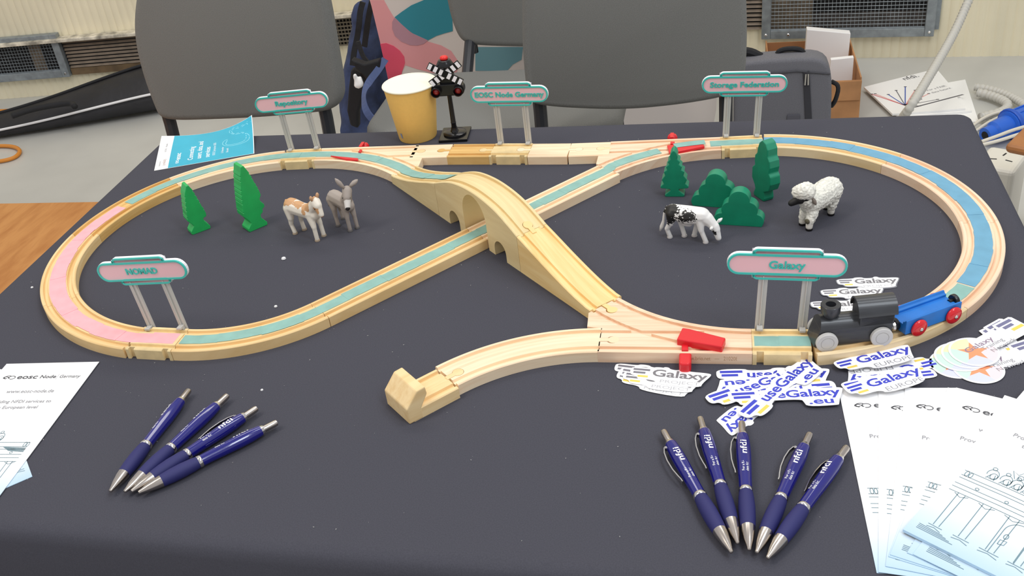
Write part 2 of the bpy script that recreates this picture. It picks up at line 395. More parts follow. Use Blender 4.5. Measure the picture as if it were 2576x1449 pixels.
chair('charcoal upholstered chair at left, right behind the blue flyer', [(-1.0989, 0.8741), (-1.1508, 0.8575), (-1.1954, 0.7704), (-1.2125, 0.7119), (-1.2183, 0.642), (-1.2153, 0.5765), (-1.2106, 0.5411), (-1.1802, 0.5316), (-1.0954, 0.5307), (-0.9837, 0.5315), (-0.8732, 0.5369), (-0.8095, 0.5419), (-0.7801, 0.564), (-0.7732, 0.6015), (-0.771, 0.6571), (-0.7689, 0.7071), (-0.7668, 0.7717), (-0.7703, 0.8384), (-0.8129, 0.8678), (-0.9503, 0.8841)], 1.9, (-1.21, -0.79, 1.47, 1.87, 0.40), (-1.1987, -0.831))
chair('charcoal upholstered chair right of centre, its backrest the widest', [(-0.3462, 0.8347), (-0.3707, 0.8029), (-0.3811, 0.7116), (-0.3862, 0.6479), (-0.387, 0.5859), (-0.3842, 0.5493), (-0.3672, 0.5401), (-0.3111, 0.5312), (-0.1916, 0.5226), (-0.0896, 0.5291), (-0.0127, 0.5396), (0.0266, 0.5504), (0.0427, 0.5765), (0.0461, 0.6513), (0.0435, 0.7345), (0.0385, 0.7856), (0.0158, 0.8155), (-0.1544, 0.837)], 1.9, (-0.37, 0.03, 1.47, 1.87, 0.40), (-0.3657, 0.0072))
chair('charcoal upholstered chair further back, between the poster board and the paper cup', [(-0.675, 0.60), (-0.662, 0.515), (-0.64, 0.487), (-0.58, 0.478), (-0.42, 0.468), (-0.28, 0.478), (-0.24, 0.51), (-0.23, 0.6), (-0.24, 0.76), (-0.28, 0.81), (-0.46, 0.82), (-0.63, 0.81), (-0.67, 0.76)], 2.44, (-0.80, -0.215, 1.99, 2.37, 0.45), (-0.628, -0.27))

# ------------------------------------------------------------ poster board behind the middle chair
YB = 2.70
pb = thing('poster_board', 'tall pink and teal poster board standing behind the middle chair', 'poster board', (-0.45, YB, 0))
PT = {'pink': [(-0.5107, 0.5406), (-0.4705, 0.5383), (-0.4612, 0.5132), (-0.4497, 0.4866), (-0.4307, 0.4617), (-0.4026, 0.435), (-0.3651, 0.4147), (-0.3264, 0.4012), (-0.3, 0.3837), (-0.2863, 0.3573), (-0.2864, 0.3314), (-0.2971, 0.314), (-0.3165, 0.31), (-0.3622, 0.3204), (-0.4074, 0.3343), (-0.4408, 0.3477), (-0.4536, 0.3291), (-0.4681, 0.2873), (-0.4995, 0.2873), (-0.5041, 0.4261)], 'teal': [(-0.4481, 0.4888), (-0.426, 0.5023), (-0.3943, 0.5196), (-0.3568, 0.532), (-0.3151, 0.5516), (-0.2734, 0.5601), (-0.2871, 0.4407), (-0.3097, 0.4361), (-0.3361, 0.4294), (-0.3622, 0.418), (-0.3968, 0.4347), (-0.4273, 0.4615)], 'mauve': [(-0.4481, 0.4888), (-0.4319, 0.4686), (-0.4072, 0.4421), (-0.3622, 0.418), (-0.3766, 0.4083), (-0.3959, 0.4046), (-0.4167, 0.4067), (-0.4406, 0.4183), (-0.4564, 0.4354), (-0.4609, 0.4563), (-0.4575, 0.4756)], 'crimson': [(-0.5039, 0.4144), (-0.4859, 0.4159), (-0.4662, 0.4068), (-0.4499, 0.3919), (-0.44, 0.3738), (-0.4408, 0.3548), (-0.4496, 0.3385), (-0.4592, 0.3173), (-0.4683, 0.286), (-0.4983, 0.2873)], 'teal2': [(-0.2284, 0.3919), (-0.0928, 0.3855), (-0.1011, 0.349), (-0.1275, 0.3362), (-0.1456, 0.3182), (-0.2376, 0.3221)], 'edge': [(-0.5119, 0.5406), (-0.4912, 0.1822), (0.4166, 0.1609), (0.4351, 0.1769), (0.4448, 0.2675), (0.483, 0.5268), (-0.513, 0.6069)]}
edge = PT['edge']; L0 = edge[0][0]
mk('board', upright([(-0.4575, 0.05), (0.412, 0.05), (0.434, 0.18), (0.45, 0.75), (0.45, 1.15), (-0.5795, 1.15)], 0, 0.012), mat('poster white', (222, 212, 204), 0.5), pb)
mk('printed_shape', upright(PT['pink'], -0.0008, -0.0002), mat('poster pink', (232, 160, 162), 0.5), pb)
mk('printed_shape', upright(PT['teal'], -0.0014, -0.0008), mat('poster teal', (46, 140, 156), 0.5), pb)
mk('printed_shape', upright(PT['mauve'], -0.002, -0.0009), mat('poster mauve', (186, 140, 152), 0.5), pb)
mk('printed_shape', upright(PT['crimson'], -0.002, -0.0009), mat('poster crimson', (232, 84, 110), 0.5), pb)
mk('printed_shape', upright(PT['teal2'], -0.0014, -0.0008), mat('poster grey teal', (108, 154, 164), 0.5), pb)
for sx in (-0.3, 0.3): mk('foot', box(sx - .15, sx + .15, -0.1, 0.1, 0, 0.05), STEEL, pb)

# ------------------------------------------------------------ navy backpack beside the middle chair
NAVY = mat('navy nylon', (52, 66, 104), 0.75, noise=(30, 0.2), bump=(24, 0.5, 0.01))
BLK = mat('black nylon webbing', (26, 27, 31), 0.75, bump=(60, 0.4, 0.004))
YK = 2.60
bk = thing('backpack', 'navy backpack with black straps beside the left edge of the poster board', 'backpack', (-1.0, YK + .1, 0))
bx, by = 1.0, YK + .1
g = lambda u: (u[0] + bx, u[1] - by, u[2])
KP = {'spine': [(-1.0515, 2.9, 0.4517), (-1.0641, 2.9, 0.3736), (-1.0738, 2.88, 0.3055), (-1.0953, 2.86, 0.2304), (-1.1094, 2.84, 0.1602), (-1.1161, 2.82, 0.0953)], 'strapL': [(-1.024, 2.81, 0.5027), (-1.0343, 2.8, 0.4784), (-1.0399, 2.79, 0.4465), (-1.0542, 2.79, 0.4053), (-1.0686, 2.78, 0.3671), (-1.0783, 2.77, 0.3282)], 'strapM': [(-0.9833, 2.78, 0.5168), (-1.001, 2.775, 0.473), (-1.0172, 2.775, 0.4267), (-1.032, 2.775, 0.3818)], 'hang': [(-0.9284, 2.64, 0.3884), (-0.9409, 2.6, 0.3715), (-0.9574, 2.56, 0.3565), (-0.9573, 2.5, 0.346), (-0.9416, 2.44, 0.3326), (-0.9209, 2.42, 0.3039), (-0.8625, 2.4, 0.2696)], 'pocket': [(-1.0307, 2.66, 0.3678), (-1.0029, 2.66, 0.3512), (-0.9902, 2.66, 0.3303), (-1.015, 2.66, 0.2767), (-1.0355, 2.66, 0.2342), (-1.0451, 2.66, 0.1855), (-1.0676, 2.66, 0.1964), (-1.0684, 2.66, 0.2416), (-1.0499, 2.66, 0.3086)], 'tissue': [(-1.006, 2.64, 0.3708), (-0.9936, 2.64, 0.3738), (-0.9805, 2.64, 0.3496), (-0.9867, 2.64, 0.3296), (-1.0146, 2.64, 0.3272), (-1.0265, 2.64, 0.3396)], 'buckle': [(-1.0164, 2.69, 0.4268), (-1.0088, 2.68, 0.389), (-0.9907, 2.67, 0.3682)], 'flap': [(-1.017, 2.65, 0.4027), (-0.9822, 2.65, 0.3871), (-0.9368, 2.65, 0.3967), (-0.9368, 2.65, 0.371), (-0.9785, 2.65, 0.3444), (-1.008, 2.65, 0.3765)]}
sp = [g(u) for u in KP['spine']]
lump('bag_body', [(sp[0], sp[1], .036, .055), (sp[1], sp[2], .055, .062), (sp[2], sp[3], .062, .066), (sp[3], sp[4], .066, .064), (sp[4], sp[5], .064, .062),
     (sp[5], (sp[5][0] + .01, sp[5][1], .08), .066, .075), ((sp[1][0] + .09, sp[1][1] + .03, sp[1][2]), (sp[4][0] + .10, sp[4][1] + .08, sp[4][2]), .065, .07)], NAVY, bk, 0.010, 5, 0.012, wscale=19)
def strap(name, pts, w, m, par, dy=-0.075, t=0.006):
    p_ = chaikin([(x, y + dy, z) for x, y, z in pts], 2, closed=False); V, Fc = [], []
    for i, q in enumerate(p_):
        a, b = Vector(p_[max(i - 1, 0)]), Vector(p_[min(i + 1, len(p_) - 1)]); d = (b - a).normalized(); s = d.cross(Vector((0, 1, 0))).normalized() * w / 2
        q = Vector(q)
        for yy in (0, t): V += [q - s + Vector((0, yy, 0)), q + s + Vector((0, yy, 0))]
    for i in range(len(p_) - 1):
        k = 4 * i; Fc += [[k, k + 1, k + 5, k + 4], [k + 2, k + 6, k + 7, k + 3], [k, k + 4, k + 6, k + 2], [k + 1, k + 3, k + 7, k + 5]]
    Fc += [[0, 2, 3, 1], [len(V) - 4, len(V) - 3, len(V) - 1, len(V) - 2]]
    return mk(name, (V, Fc), m, par, smooth=False)
strap('shoulder_strap', [g(u) for u in KP['strapL']], .016, BLK, bk, 0)
strap('shoulder_strap', [g(u) for u in KP['strapM']], .016, BLK, bk, 0)
strap('hanging_strap', [g(u) for u in KP['hang']], .020, mat('navy strap', (74, 90, 132), .7), bk, 0)
mk('side_pocket', upright([(x, z) for x, y, z in [g(u) for u in KP['pocket']]], YK + .03 - by, YK + .06 - by), BLK, bk, bevel=.006)
mk('pocket_flap', upright([(x, z) for x, y, z in [g(u) for u in KP['flap']]], YK + .01 - by, YK + .04 - by), BLK, bk, bevel=.004)
strap('buckle', [g(u) for u in KP['buckle']], .012, BLK, bk, 0)
tis = [g(u) for u in KP['tissue']]
cxt, czt = sum(q[0] for q in tis) / 6, sum(q[2] for q in tis) / 6
ts = lump('tissue_pack', [((-.006, 0, -.012), (-.004, 0, .016), .008, .005), ((.006, 0, -.012), (.008, .003, .006), .008, .007), ((0, .004, -.014), (.001, .004, .002), .010, .007)], WHITE, None, .003, 2, .004, wscale=70)
ts.location = (cxt - bx, by - .11, czt); tag(ts, 'crumpled white tissue pack in the pocket of the navy backpack', 'tissue')

# ------------------------------------------------------------ grey laptop bag, cardboard box with papers
GREYB = mat('grey woven nylon', (112, 112, 118), 0.85, noise=(500, 0.1), bump=(700, 0.3, 0.001))
lb = thing('laptop_bag', 'grey laptop backpack standing right of the wide chair', 'bag', (0.17, 2.62, 0))
LO = [(-0.14, 0.02), (-0.14, 0.325), (-0.125, 0.342), (-0.06, 0.347), (0.05, 0.349), (0.085, 0.341), (0.104, 0.32), (0.112, 0.27), (0.115, 0.15), (0.115, 0.02)]
mk('bag_body', upright(chaikin(LO, 1), 0, 0.075), GREYB, lb, bevel=0.018, seg=4, smooth=True)
mk('top_seam', tube([(-0.138, -0.001, 0.316), (-0.03, -0.003, 0.312), (0.02, -0.003, 0.315), (0.105, -0.001, 0.303)], .0022, 6), mat('dark seam', (70, 70, 76), .8), lb)
mk('front_zip', upright([(0.036, 0.312), (0.052, 0.314), (0.072, 0.10), (0.054, 0.10)], -0.004, 0.002), mat('zip tape', (52, 52, 58), .7), lb, bevel=.001)
mk('zip_pull', tube([(0.043, -0.008, 0.308), (0.042, -0.008, 0.278), (0.050, -0.008, 0.278), (0.049, -0.008, 0.308)], .0022, 6, True), CHROME, lb)
mk('badge', upright(rrect(0.0, 0.034, 0.172, 0.193, .004, 3), -0.004, 0.002), mat('dark badge', (84, 84, 92), .6), lb, bevel=.001)
mk('handle', tube(chaikin([(-0.03, .05, .34), (-0.02, .05, .357), (0.03, .05, .357), (0.042, .05, .34)], 2, False), .007, 8), BLK, lb)
mk('shoulder_strap', tube(chaikin([(-0.14, .05, .356), (-.1, .05, .356), (-.07, .05, .338)], 2, False), .012, 8), BLK, lb)
mk('side_buckle', tube(chaikin([(0.112, .03, .27), (0.132, .02, .262), (0.125, .02, .22), (0.116, .03, .20)], 2, False), .006, 8), BLK, lb)
CARD = mat('brown cardboard', (190, 138, 92), 0.8, noise=(14, 0.1)); CARD_IN = mat('cardboard inside', (168, 120, 80), .8)
cb = thing('cardboard_box', 'open brown cardboard box by the wall, behind the laptop bag', 'box', (0.30, 3.0, 0))
bxs = (-0.16, 0.106, 0.0, 0.36)
mk('front_wall', box(bxs[0], bxs[1], 0, .004, 0, .13), CARD, cb); mk('back_wall', box(bxs[0], bxs[1], .356, .36, 0, .13), CARD_IN, cb)
mk('side_wall', box(bxs[1] - .004, bxs[1], .004, .356, 0, .138), CARD, cb); mk('side_wall', box(bxs[0], bxs[0] + .004, .004, .356, 0, .138), CARD, cb)
mk('bottom', box(bxs[0], bxs[1], .004, .356, .001, .004), CARD_IN, cb)
mk('front_flap', upright([(bxs[0], .13), (bxs[1], .13), (bxs[1] - .002, .07), (bxs[0], .068)], -.006, -.002), CARD, cb)
PW = mat('bright white card', (248, 247, 246), .5)
for k, (nm, q, lab) in enumerate((('white_folder', [((0.2612, 3.24, 0.2101)), ((0.3941, 3.24, 0.1906)), ((0.3901, 3.24, 0.1051)), ((0.2563, 3.24, 0.0978))], 'white card folder standing upright in the cardboard box'),
        ('paper_sheaf', [((0.3244, 3.1, 0.1602)), ((0.3913, 3.1, 0.1648)), ((0.3926, 3.1, 0.0754)), ((0.3172, 3.1, 0.0785))], 'sheaf of white paper at the front of the cardboard box'))):
    zb = .006; pts = [(q[0][0], q[0][2]), (q[1][0], q[1][2]), (q[2][0], zb), (q[3][0], zb)]
    cxp = sum(a for a, b in pts) / 4
    o = mk(nm, upright([(a - cxp, b) for a, b in pts], 0, .018 if k else .03), PW, bevel=.002); o.location = (cxp, 3.24 if k == 0 else 3.10, 0); tag(o, lab, 'paper')

# ------------------------------------------------------------ brochures, conduits and plug on the floor at right
fx = [(0.4437, 3.2191), (0.6817, 3.352), (0.7114, 3.024), (0.5021, 2.9995)]
def flat(name, pts, m, z, t, parent=None, org=(0, 0)):
    return mk(name, prism([(x - org[0], y - org[1]) for x, y in pts], z, z + t), m, parent)
ORG = fx[0]
for k, (dx, dy, rot, lab) in enumerate(((.06, -.03, -.16, 'white brochure at the bottom of the floor stack, sticking out at right'), (0.012, -.012, .03, 'white brochure in the middle of the stack on the floor'), (0, 0, 0, 'white brochure with coloured rays on top of the floor stack'))):
    t = thing('brochure', lab, 'brochure', (ORG[0] + dx, ORG[1] + dy, .0005 + .0065 * k), rot, 'brochures on the floor')
    flat('cover', fx, WHITE, 0, .006, t, ORG)
    if k == 2:
        A_ = Vector(fx[0]); U_ = Vector(fx[1]) - A_; W_ = Vector(fx[3]) - A_
        pt = lambda u, v: ((U_ * u + W_ * v).x, (U_ * u + W_ * v).y)
        ctr = pt(.22, .86); colr = [mat('ray red', (214, 84, 92), .6), mat('ray blue', (70, 96, 180), .6), mat('ray grey', (130, 130, 134), .6), mat('ray pale red', (232, 168, 164), .6)]
        for i, (u, v, ci) in enumerate(((-.0, .28, 0), (.04, .3, 3), (.17, .42, 1), (.3, .36, 2), (.44, .32, 1), (.5, .5, 3), (.46, .66, 0), (.6, .7, 3), (.45, .8, 2), (.62, .93, 2), (.36, .98, 2))):
            e_ = pt(u, v); d = Vector((e_[0] - ctr[0], e_[1] - ctr[1])); s = Vector((-d.y, d.x)).normalized() * .0016
            mk('printed_ray', prism([(ctr[0] - s.x, ctr[1] - s.y), (ctr[0] + s.x, ctr[1] + s.y), (e_[0] + s.x, e_[1] + s.y), (e_[0] - s.x, e_[1] - s.y)], .0061, .0064), colr[ci], t)
            mk('printed_tip', box(e_[0] - .004, e_[0] + .004, e_[1] - .002, e_[1] + .002, .0064, .0068), INK_D, t)
        ang = math.atan2(U_.y, U_.x); q = pt(.62, .12); lettering('nfdi.', .034, INK_D, t, TR(q[0], q[1], .0064, ang), align='CENTER')
        q = pt(.62, .62); lettering('For a FAIR', .016, INK_L, t, TR(q[0], q[1], .0064, ang)); q = pt(.64, .72); lettering('data future.', .016, INK_L, t, TR(q[0], q[1], .0064, ang))
        q = pt(.05, 1.0)
        mk('dark_stripe', prism([pt(.2, .965), pt(.93, .965), pt(.95, .99), pt(.2, .99)], .0061, .0064), mat('brochure stripe', (86, 84, 92), .5), t)
HOSE = mat('light grey conduit', (204, 202, 194), .45)
def corrugated(path, r_, pitch):
    p_ = [Vector(q) for q in chaikin(path, 3, False)]; out = []; rad = []; d = 0
    dense = []
    for a, b in zip(p_, p_[1:]):
        n_ = max(1, int((b - a).length / (pitch / 4))); dense += [a + (b - a) * k / n_ for k in range(n_)]
    for i, q in enumerate(dense): rad.append(r_ * (1.0 if (i % 4) in (0, 1) else .82))
    return tube(dense, rad, 12)
tag(mk('cable_conduit', corrugated([(0.7769, 3.33, 0.3327), (0.7384, 3.28, 0.2646), (0.6931, 3.19, 0.2041), (0.6336, 3.07, 0.1636), (0.5667, 2.93, 0.1315), (0.5196, 2.83, 0.1118), (0.5103, 2.9175, .03)], .0135, .011), HOSE, smooth=True), 'grey corrugated conduit running up past the white brochures', 'conduit')
loop = [(0.7677, 3.1805, 0.015), (0.7968, 3.1647, 0.015), (0.8434, 3.116, 0.015), (0.8792, 3.0276, 0.015), (0.8847, 2.9122, 0.015)]
tag(mk('cable_conduit', corrugated([(x, y, .022) for x, y, z in loop], .0125, .011), HOSE, smooth=True), 'outer grey conduit loop lying on the floor at right', 'conduit')
loop = [(0.7683, 3.1356, 0.015), (0.7931, 3.1176, 0.015), (0.8277, 3.0682, 0.015), (0.833, 3.0256, 0.015), (0.8045, 2.9839, 0.015), (0.7657, 2.9639, 0.015), (0.7389, 2.9487, 0.015)]
tag(mk('cable_conduit', corrugated([(x, y, .022) for x, y, z in loop], .0135, .011), HOSE, smooth=True), 'inner grey conduit bend lying on the floor beside the brochures', 'conduit')
CABLE = mat('cream cable', (226, 220, 206), .5)
for k, (pts, lab) in enumerate(((((0.6922, 2.8595, 0.03), (0.7502, 2.9392, 0.03), (0.8088, 2.966, 0.035), (0.8822, 2.9599, 0.035)), 'upper cream cable passing above the blue plug'),
        (((0.7038, 2.8368, 0.03), (0.7535, 2.9021, 0.03), (0.8151, 2.9453, 0.035), (0.8777, 2.9402, 0.035)), 'second cream cable passing just above the blue plug'),
        (((0.6952, 2.7251, 0.05), (0.7366, 2.7366, 0.06), (0.7851, 2.775, 0.06), (0.8545, 2.8126, 0.06)), 'cream cable crossing in front of the blue plug'),
        (((0.6959, 2.7154, 0.045), (0.7441, 2.7213, 0.055), (0.7914, 2.7542, 0.055), (0.848, 2.7817, 0.055)), 'lowest cream cable crossing below the blue plug'))):
    tag(mk('power_cable', tube(chaikin(pts, 3, False), .0048, 8), CABLE, smooth=True), lab, 'cable')
BLUE = mat('blue plug plastic', (38, 104, 214), .4)
pa, pb_ = Vector((0.719, 2.7953, 0.035)), Vector((0.8522, 2.8849, 0.05))
pl = thing('power_plug', 'big blue industrial plug lying on the floor at right', 'plug', tuple(pa)); d = (pb_ - pa); Mp = d.to_track_quat('Z', 'Y').to_matrix().to_4x4(); L = d.length
mk('plug_body', lathe([(.022, 0), (.022, L * .16), (.029, L * .2), (.031, L * .5), (.040, L * .52), (.042, L * .62), (.036, L * .7), (.034, L)], 20), BLUE, pl, M=Mp, autosmooth=40)
mk('collar', lathe([(.044, L * .54), (.046, L * .56), (.046, L * .60), (.044, L * .62)], 20), mat('blue collar', (30, 88, 196), .4), pl, M=Mp, autosmooth=40)
for k in range(10):
    a = 2 * math.pi * k / 10; mk('grip_rib', box(-.002, .002, -.002, .002, L * .66, L * .98), BLUE, pl, M=Mp @ TR(.036 * math.cos(a), .036 * math.sin(a), 0))
mk('socket_hole', lathe([(.012, -.001), (.012, .0008)], 14), DARK, pl, M=Mp)
oc = (0.6444, 2.3328, 0.19)
ou = thing('power_strip', 'white power strip block with a three-slot socket beyond the right table edge', 'power strip', (oc[0], oc[1], 0), R(-28))
mk('strip_body', box(-.045, .045, -.06, .06, 0, oc[2]), mat('off-white plastic', (224, 220, 208), .45), ou, bevel=.012, seg=3)
for x, y, a in ((-.016, -.012, .3), (.018, -.008, -.2), (.0, .022, 1.4)): mk('slot', box(-.008, .008, -.0016, .0016, oc[2], oc[2] + .0008), DARK, ou, M=TR(x, y, 0, a))
bc = (0.573, 2.0687, 0.33)
bb = thing('brown_case', 'brown wooden case corner on a black stand at the right edge', 'case', (bc[0], bc[1], 0), R(-32))
mk('case_lid', box(0, .30, 0, .16, bc[2], bc[2] + .022), mat('brown wood veneer', (176, 116, 66), .5, noise=(9, .15)), bb, bevel=.012, seg=3)
mk('stand', box(.06, .28, .03, .14, 0, bc[2]), mat('matt black board', (24, 24, 27), .6), bb)
# ------------------------------------------------------------ long black bag and orange cable on the floor at left
BAG = mat('black nylon bag', (36, 36, 40), .55, noise=(9, .25), bump=(11, .6, .02))
bl = [(-2.7997, 3.0023, -0.0), (-2.6043, 3.0588, -0.0), (-2.4231, 3.1129, -0.0), (-2.2433, 3.1711, -0.0), (-2.0642, 3.2334, -0.0), (-1.8855, 3.3001, -0.0)]
hts = (.06, .075, .10, .135, .165, .17); dps = (.13, .15, .18, .21, .23, .23)
tg = thing('carry_bag', 'long black carry bag with white piping lying on the floor at left', 'bag', (bl[2][0], bl[2][1], 0))
V, Fc = [], []
for (x, y, z), hh, dd in zip(bl, hts, dps):
    nx, ny = -.22, .975
    sec = [(0, .004), (-.012, hh * .3), (0, hh * .55), (dd * .35, hh * .92), (dd * .62, hh), (dd * .95, hh * .8), (dd, .01)]
    V += [(x + nx * a - bl[2][0], y + ny * a - bl[2][1], b) for a, b in sec]
for i in range(5): Fc += [[7 * i + k, 7 * i + (k + 1) % 7, 7 * i + 7 + (k + 1) % 7, 7 * i + 7 + k] for k in range(7)]
Fc += [list(range(7)), [35 + k for k in range(7)]]
o = mk('bag_body', (V, Fc), BAG, tg, smooth=True); m_ = o.modifiers.new('s', 'SUBSURF'); m_.levels = m_.render_levels = 2
for nm, kk, r_, m in (('piping', 2, .0045, mat('white piping', (236, 236, 238), .5)), ('zip', 4, .006, BLK)):
    mk(nm, tube(chaikin([(V[7 * i + kk][0] + .006, V[7 * i + kk][1] - .012, V[7 * i + kk][2] - .001) for i in range(6)], 2, False), r_, 8), m, tg, smooth=True)
hs = [(-2.4783, 3.0128, 0.11), (-2.4402, 3.0665, 0.11), (-2.3786, 3.0974, 0.11), (-2.3034, 3.12, 0.11), (-2.2674, 3.0805, 0.11)]
mk('carry_handle', tube(chaikin([(x - bl[2][0], y - bl[2][1], z) for x, y, z in hs], 2, False), .011, 8), BLK, tg, smooth=True)
ORC = mat('orange cable rubber', (216, 138, 48), .5)
tag(mk('extension_cable', tube(chaikin([(x, y, .008) for x, y, z in [(-2.6097, 2.9738, 0.008), (-2.5555, 2.9906, 0.008), (-2.4808, 2.976, 0.008), (-2.4286, 2.93, 0.008), (-2.425, 2.8657, 0.008), (-2.5222, 2.8456, 0.008)]], 3, False), .007, 8), ORC, smooth=True), 'orange cable loop on the floor in front of the black bag', 'cable')
tag(mk('extension_cable', tube(chaikin([(x, y, .008) for x, y, z in [(-2.8813, 3.3191, 0.008), (-2.7761, 3.3221, 0.008), (-2.7066, 3.3241, 0.008), (-2.6297, 3.3138, 0.008)]], 2, False), .007, 8), ORC, smooth=True), 'orange cable behind the black bag by the wall', 'cable')

# ------------------------------------------------------------ wooden railway (drawn in millimetres, stored in metres)
mm = 0.001
def grooved(zt=12.0, zb=0.0, w=20.0):
    return [(a * mm, b * mm) for a, b in ((-w, zb), (-w, zt - .9), (-w + .9, zt), (-16.2, zt), (-15.7, zt - 2.9), (-10.9, zt - 2.9), (-10.4, zt), (10.4, zt), (10.9, zt - 2.9), (15.7, zt - 2.9), (16.2, zt), (w - .9, zt), (w, zt - .9), (w, zb))]
def plain(zt=12.0, zb=0.0, w=20.0):
    return [(a * mm, b * mm) for a, b in ((-w, zb), (-w, zt - 1.1), (-w + 1.1, zt), (w - 1.1, zt), (w, zt - 1.1), (w, zb))]
def arc_frames(c, r_, a0, a1, gap=.25, n=26):
    g = math.degrees(gap / r_) * (1 if a1 > a0 else -1); a0 += g; a1 -= g; out = []
    for i in range(n + 1):
        a = R(a0 + (a1 - a0) * i / n); out.append(((c[0] + r_ * math.cos(a)) * mm, (c[1] + r_ * math.sin(a)) * mm, a + (math.pi / 2 if a1 > a0 else -math.pi / 2), r_ * abs(a - R(a0)) * mm))
    return out
def line_frames(p, q, gap=.25, n=1):
    p, q = Vector(p), Vector(q); d = (q - p).normalized(); p = p + d * gap; q = q - d * gap; h_ = math.atan2(d.y, d.x); L = (q - p).length
    return [((p.x + (q.x - p.x) * i / n) * mm, (p.y + (q.y - p.y) * i / n) * mm, h_, L * i / n * mm) for i in range(n + 1)]
def keyhole(grow=0.0):
    h_ = 2.6 + grow; r_ = 5.3 + grow; t0 = math.pi - math.asin(h_ / r_)
    out = [(-1 - grow, -h_)] + [(12.4 + r_ * math.cos(-t0 + 2 * t0 * i / 18), r_ * math.sin(-t0 + 2 * t0 * i / 18)) for i in range(19)] + [(-1 - grow, h_)]
    return [(x * mm, y * mm) for x, y in out]
def track(name, frames, m, label, group, sec=None, sockets=(), cuts=()):
    cx = sum(f_[0] for f_ in frames) / len(frames); cy = sum(f_[1] for f_ in frames) / len(frames)
    fr = [(x - cx, y - cy, a, d) for x, y, a, d in frames]
    o = mk(name, sweep(fr, sec or (lambda i: grooved())), m)
    cs = [cutter(prism(keyhole(.42), -.002, .02), TR(x * mm - cx, y * mm - cy, z * mm, R(a), 0, R(tilt))) for x, y, z, a, tilt in sockets]
    cs += [cutter(vf, TR(x * mm - cx, y * mm - cy, 0, R(a))) for vf, x, y, a in cuts]
    if cs: boolean(o, cs)
    o.location = (cx, cy, ZT); tag(o, label, 'toy track', group)
    return o
def peg(owner, x, y, a, m, z=0.0, tilt=0.0, h_=12.05):
    """the round connector peg of a track, lying in the neighbour's socket"""
    return mk('peg', prism(keyhole(0), .0002, h_ * mm), m, owner, M=owner.matrix_basis.inverted() @ TR(x * mm, y * mm, ZT + z * mm, R(a), 0, R(tilt)))
def anchor(o, loc): o.location = loc; bpy.context.view_layer.update(); return o
CR, RR = (46, 1008), 221.3                   # right-hand loop
CL, RL = (-567, 1001), 221.5                 # left-hand loop
G_R, G_L = 'curved tracks of the right loop', 'curved tracks of the left loop'
track('curved_track', arc_frames(CR, RR, 88.4, 46), WOODS[3], 'curved wooden track right of the storage sign, behind the broad green tree', G_R)
track('curved_track', arc_frames(CR, RR, 46, 1.6), WOODS[2], 'curved wooden track nearest the far right corner of the table', G_R)
track('curved_track', arc_frames(CR, RR, 1.6, -42), WOODS[2], 'curved wooden track behind the blue wagon, at the right end of the loop', G_R)
track('curved_track', arc_frames(CR, RR, -42, -80.8), WOODS[3], 'curved wooden track under the black engine and blue wagon', G_R)
track('curved_track', arc_frames(CL, RL, 99.5, 139), WOODS[0], 'curved wooden track beside the blue flyer, left of the repository sign', G_L)
track('curved_track', arc_frames(CL, RL, 139, 179.3), WOODS[4], 'curved amber wooden track where the pink tape meets the green tape', G_L)
track('curved_track', arc_frames(CL, RL, 179.3, 221.6), WOODS[1], 'curved wooden track at the far left end of the left loop', G_L)
track('curved_track', arc_frames(CL, RL, 221.6, 260.6), WOODS[1], 'curved wooden track left of the front left station sign', G_L)
def arc_between(p, q, a_in, a_out, n=24):    # arc from p to q turning from heading a_in to a_out (degrees)
    d = a_out - a_in; ch = math.dist(p, q); r_ = ch / (2 * math.sin(abs(R(d)) / 2)); s = 1 if d > 0 else -1
    c = (p[0] - s * r_ * math.sin(R(a_in)), p[1] + s * r_ * math.cos(R(a_in)))
    return c, r_, a_in - 90 * s, a_out - 90 * s
NR, DF, DB = (-549.8, 780.4), (-416.1, 836.5), (-139.9, 1155.8)
cN, rN, n0, n1 = arc_between(NR, DF, -3, 48.6)
track('curved_track', arc_frames(cN, rN, n0, n1), WOODS[1], 'curved wooden track right of the front left station sign, leading to the diagonal', G_L)
DM = (-278, 996.2)
track('straight_track', line_frames(DF, DM), WOODS[1], 'front half of the diagonal straight track, passing under the bridge', 'diagonal straight tracks')
track('straight_track', line_frames(DM, DB), WOODS[0], 'back half of the diagonal straight track, behind the bridge', 'diagonal straight tracks')
FL, FB = (-113.5, 789.6), (-115.6, 849.7)     # front switch: straight end, branch end
SJ = (-250.9, 725.6)                          # far end of the siding
cS, rS, s0, s1 = arc_between(FL, SJ, 181, 226)
sd = track('curved_track', arc_frames(cS, rS, s0, s1), WOODS[0], 'short curved siding track between the front switch and the buffer stop', None, sockets=[(SJ[0], SJ[1], 0, 46, 0)])
# the straight row at the back
ROW = [(-414.6, 1224.6), (-361.7, 1224.9), (-302.8, 1222.4), (-250.4, 1219.4), (-197.1, 1217.2), (-143.5, 1218.4)]
def seg(i): return ROW[i], ROW[i + 1]
hd = lambda i: math.degrees(math.atan2(ROW[i + 1][1] - ROW[i][1], ROW[i + 1][0] - ROW[i][0]))
tA = track('straight_track', line_frames(*seg(0)), WOODS[0], 'short pale straight track in the back row, next to the left switch', 'short tracks of the back row', sec=lambda i: plain(), sockets=[(*ROW[0], 0, hd(0), 0), (*ROW[1], 0, hd(0) + 180, 0)])
tB = track('straight_track', line_frames(*seg(1)), WOODS[4], 'short amber straight track in the back row, left of the middle station sign', 'short tracks of the back row', sockets=[(*ROW[2], 0, hd(1) + 180, 0)])
tC = track('straight_track', line_frames(*seg(3)), WOODS[0], 'short cream straight track in the back row, right of the middle station sign', 'short tracks of the back row', sec=lambda i: plain())
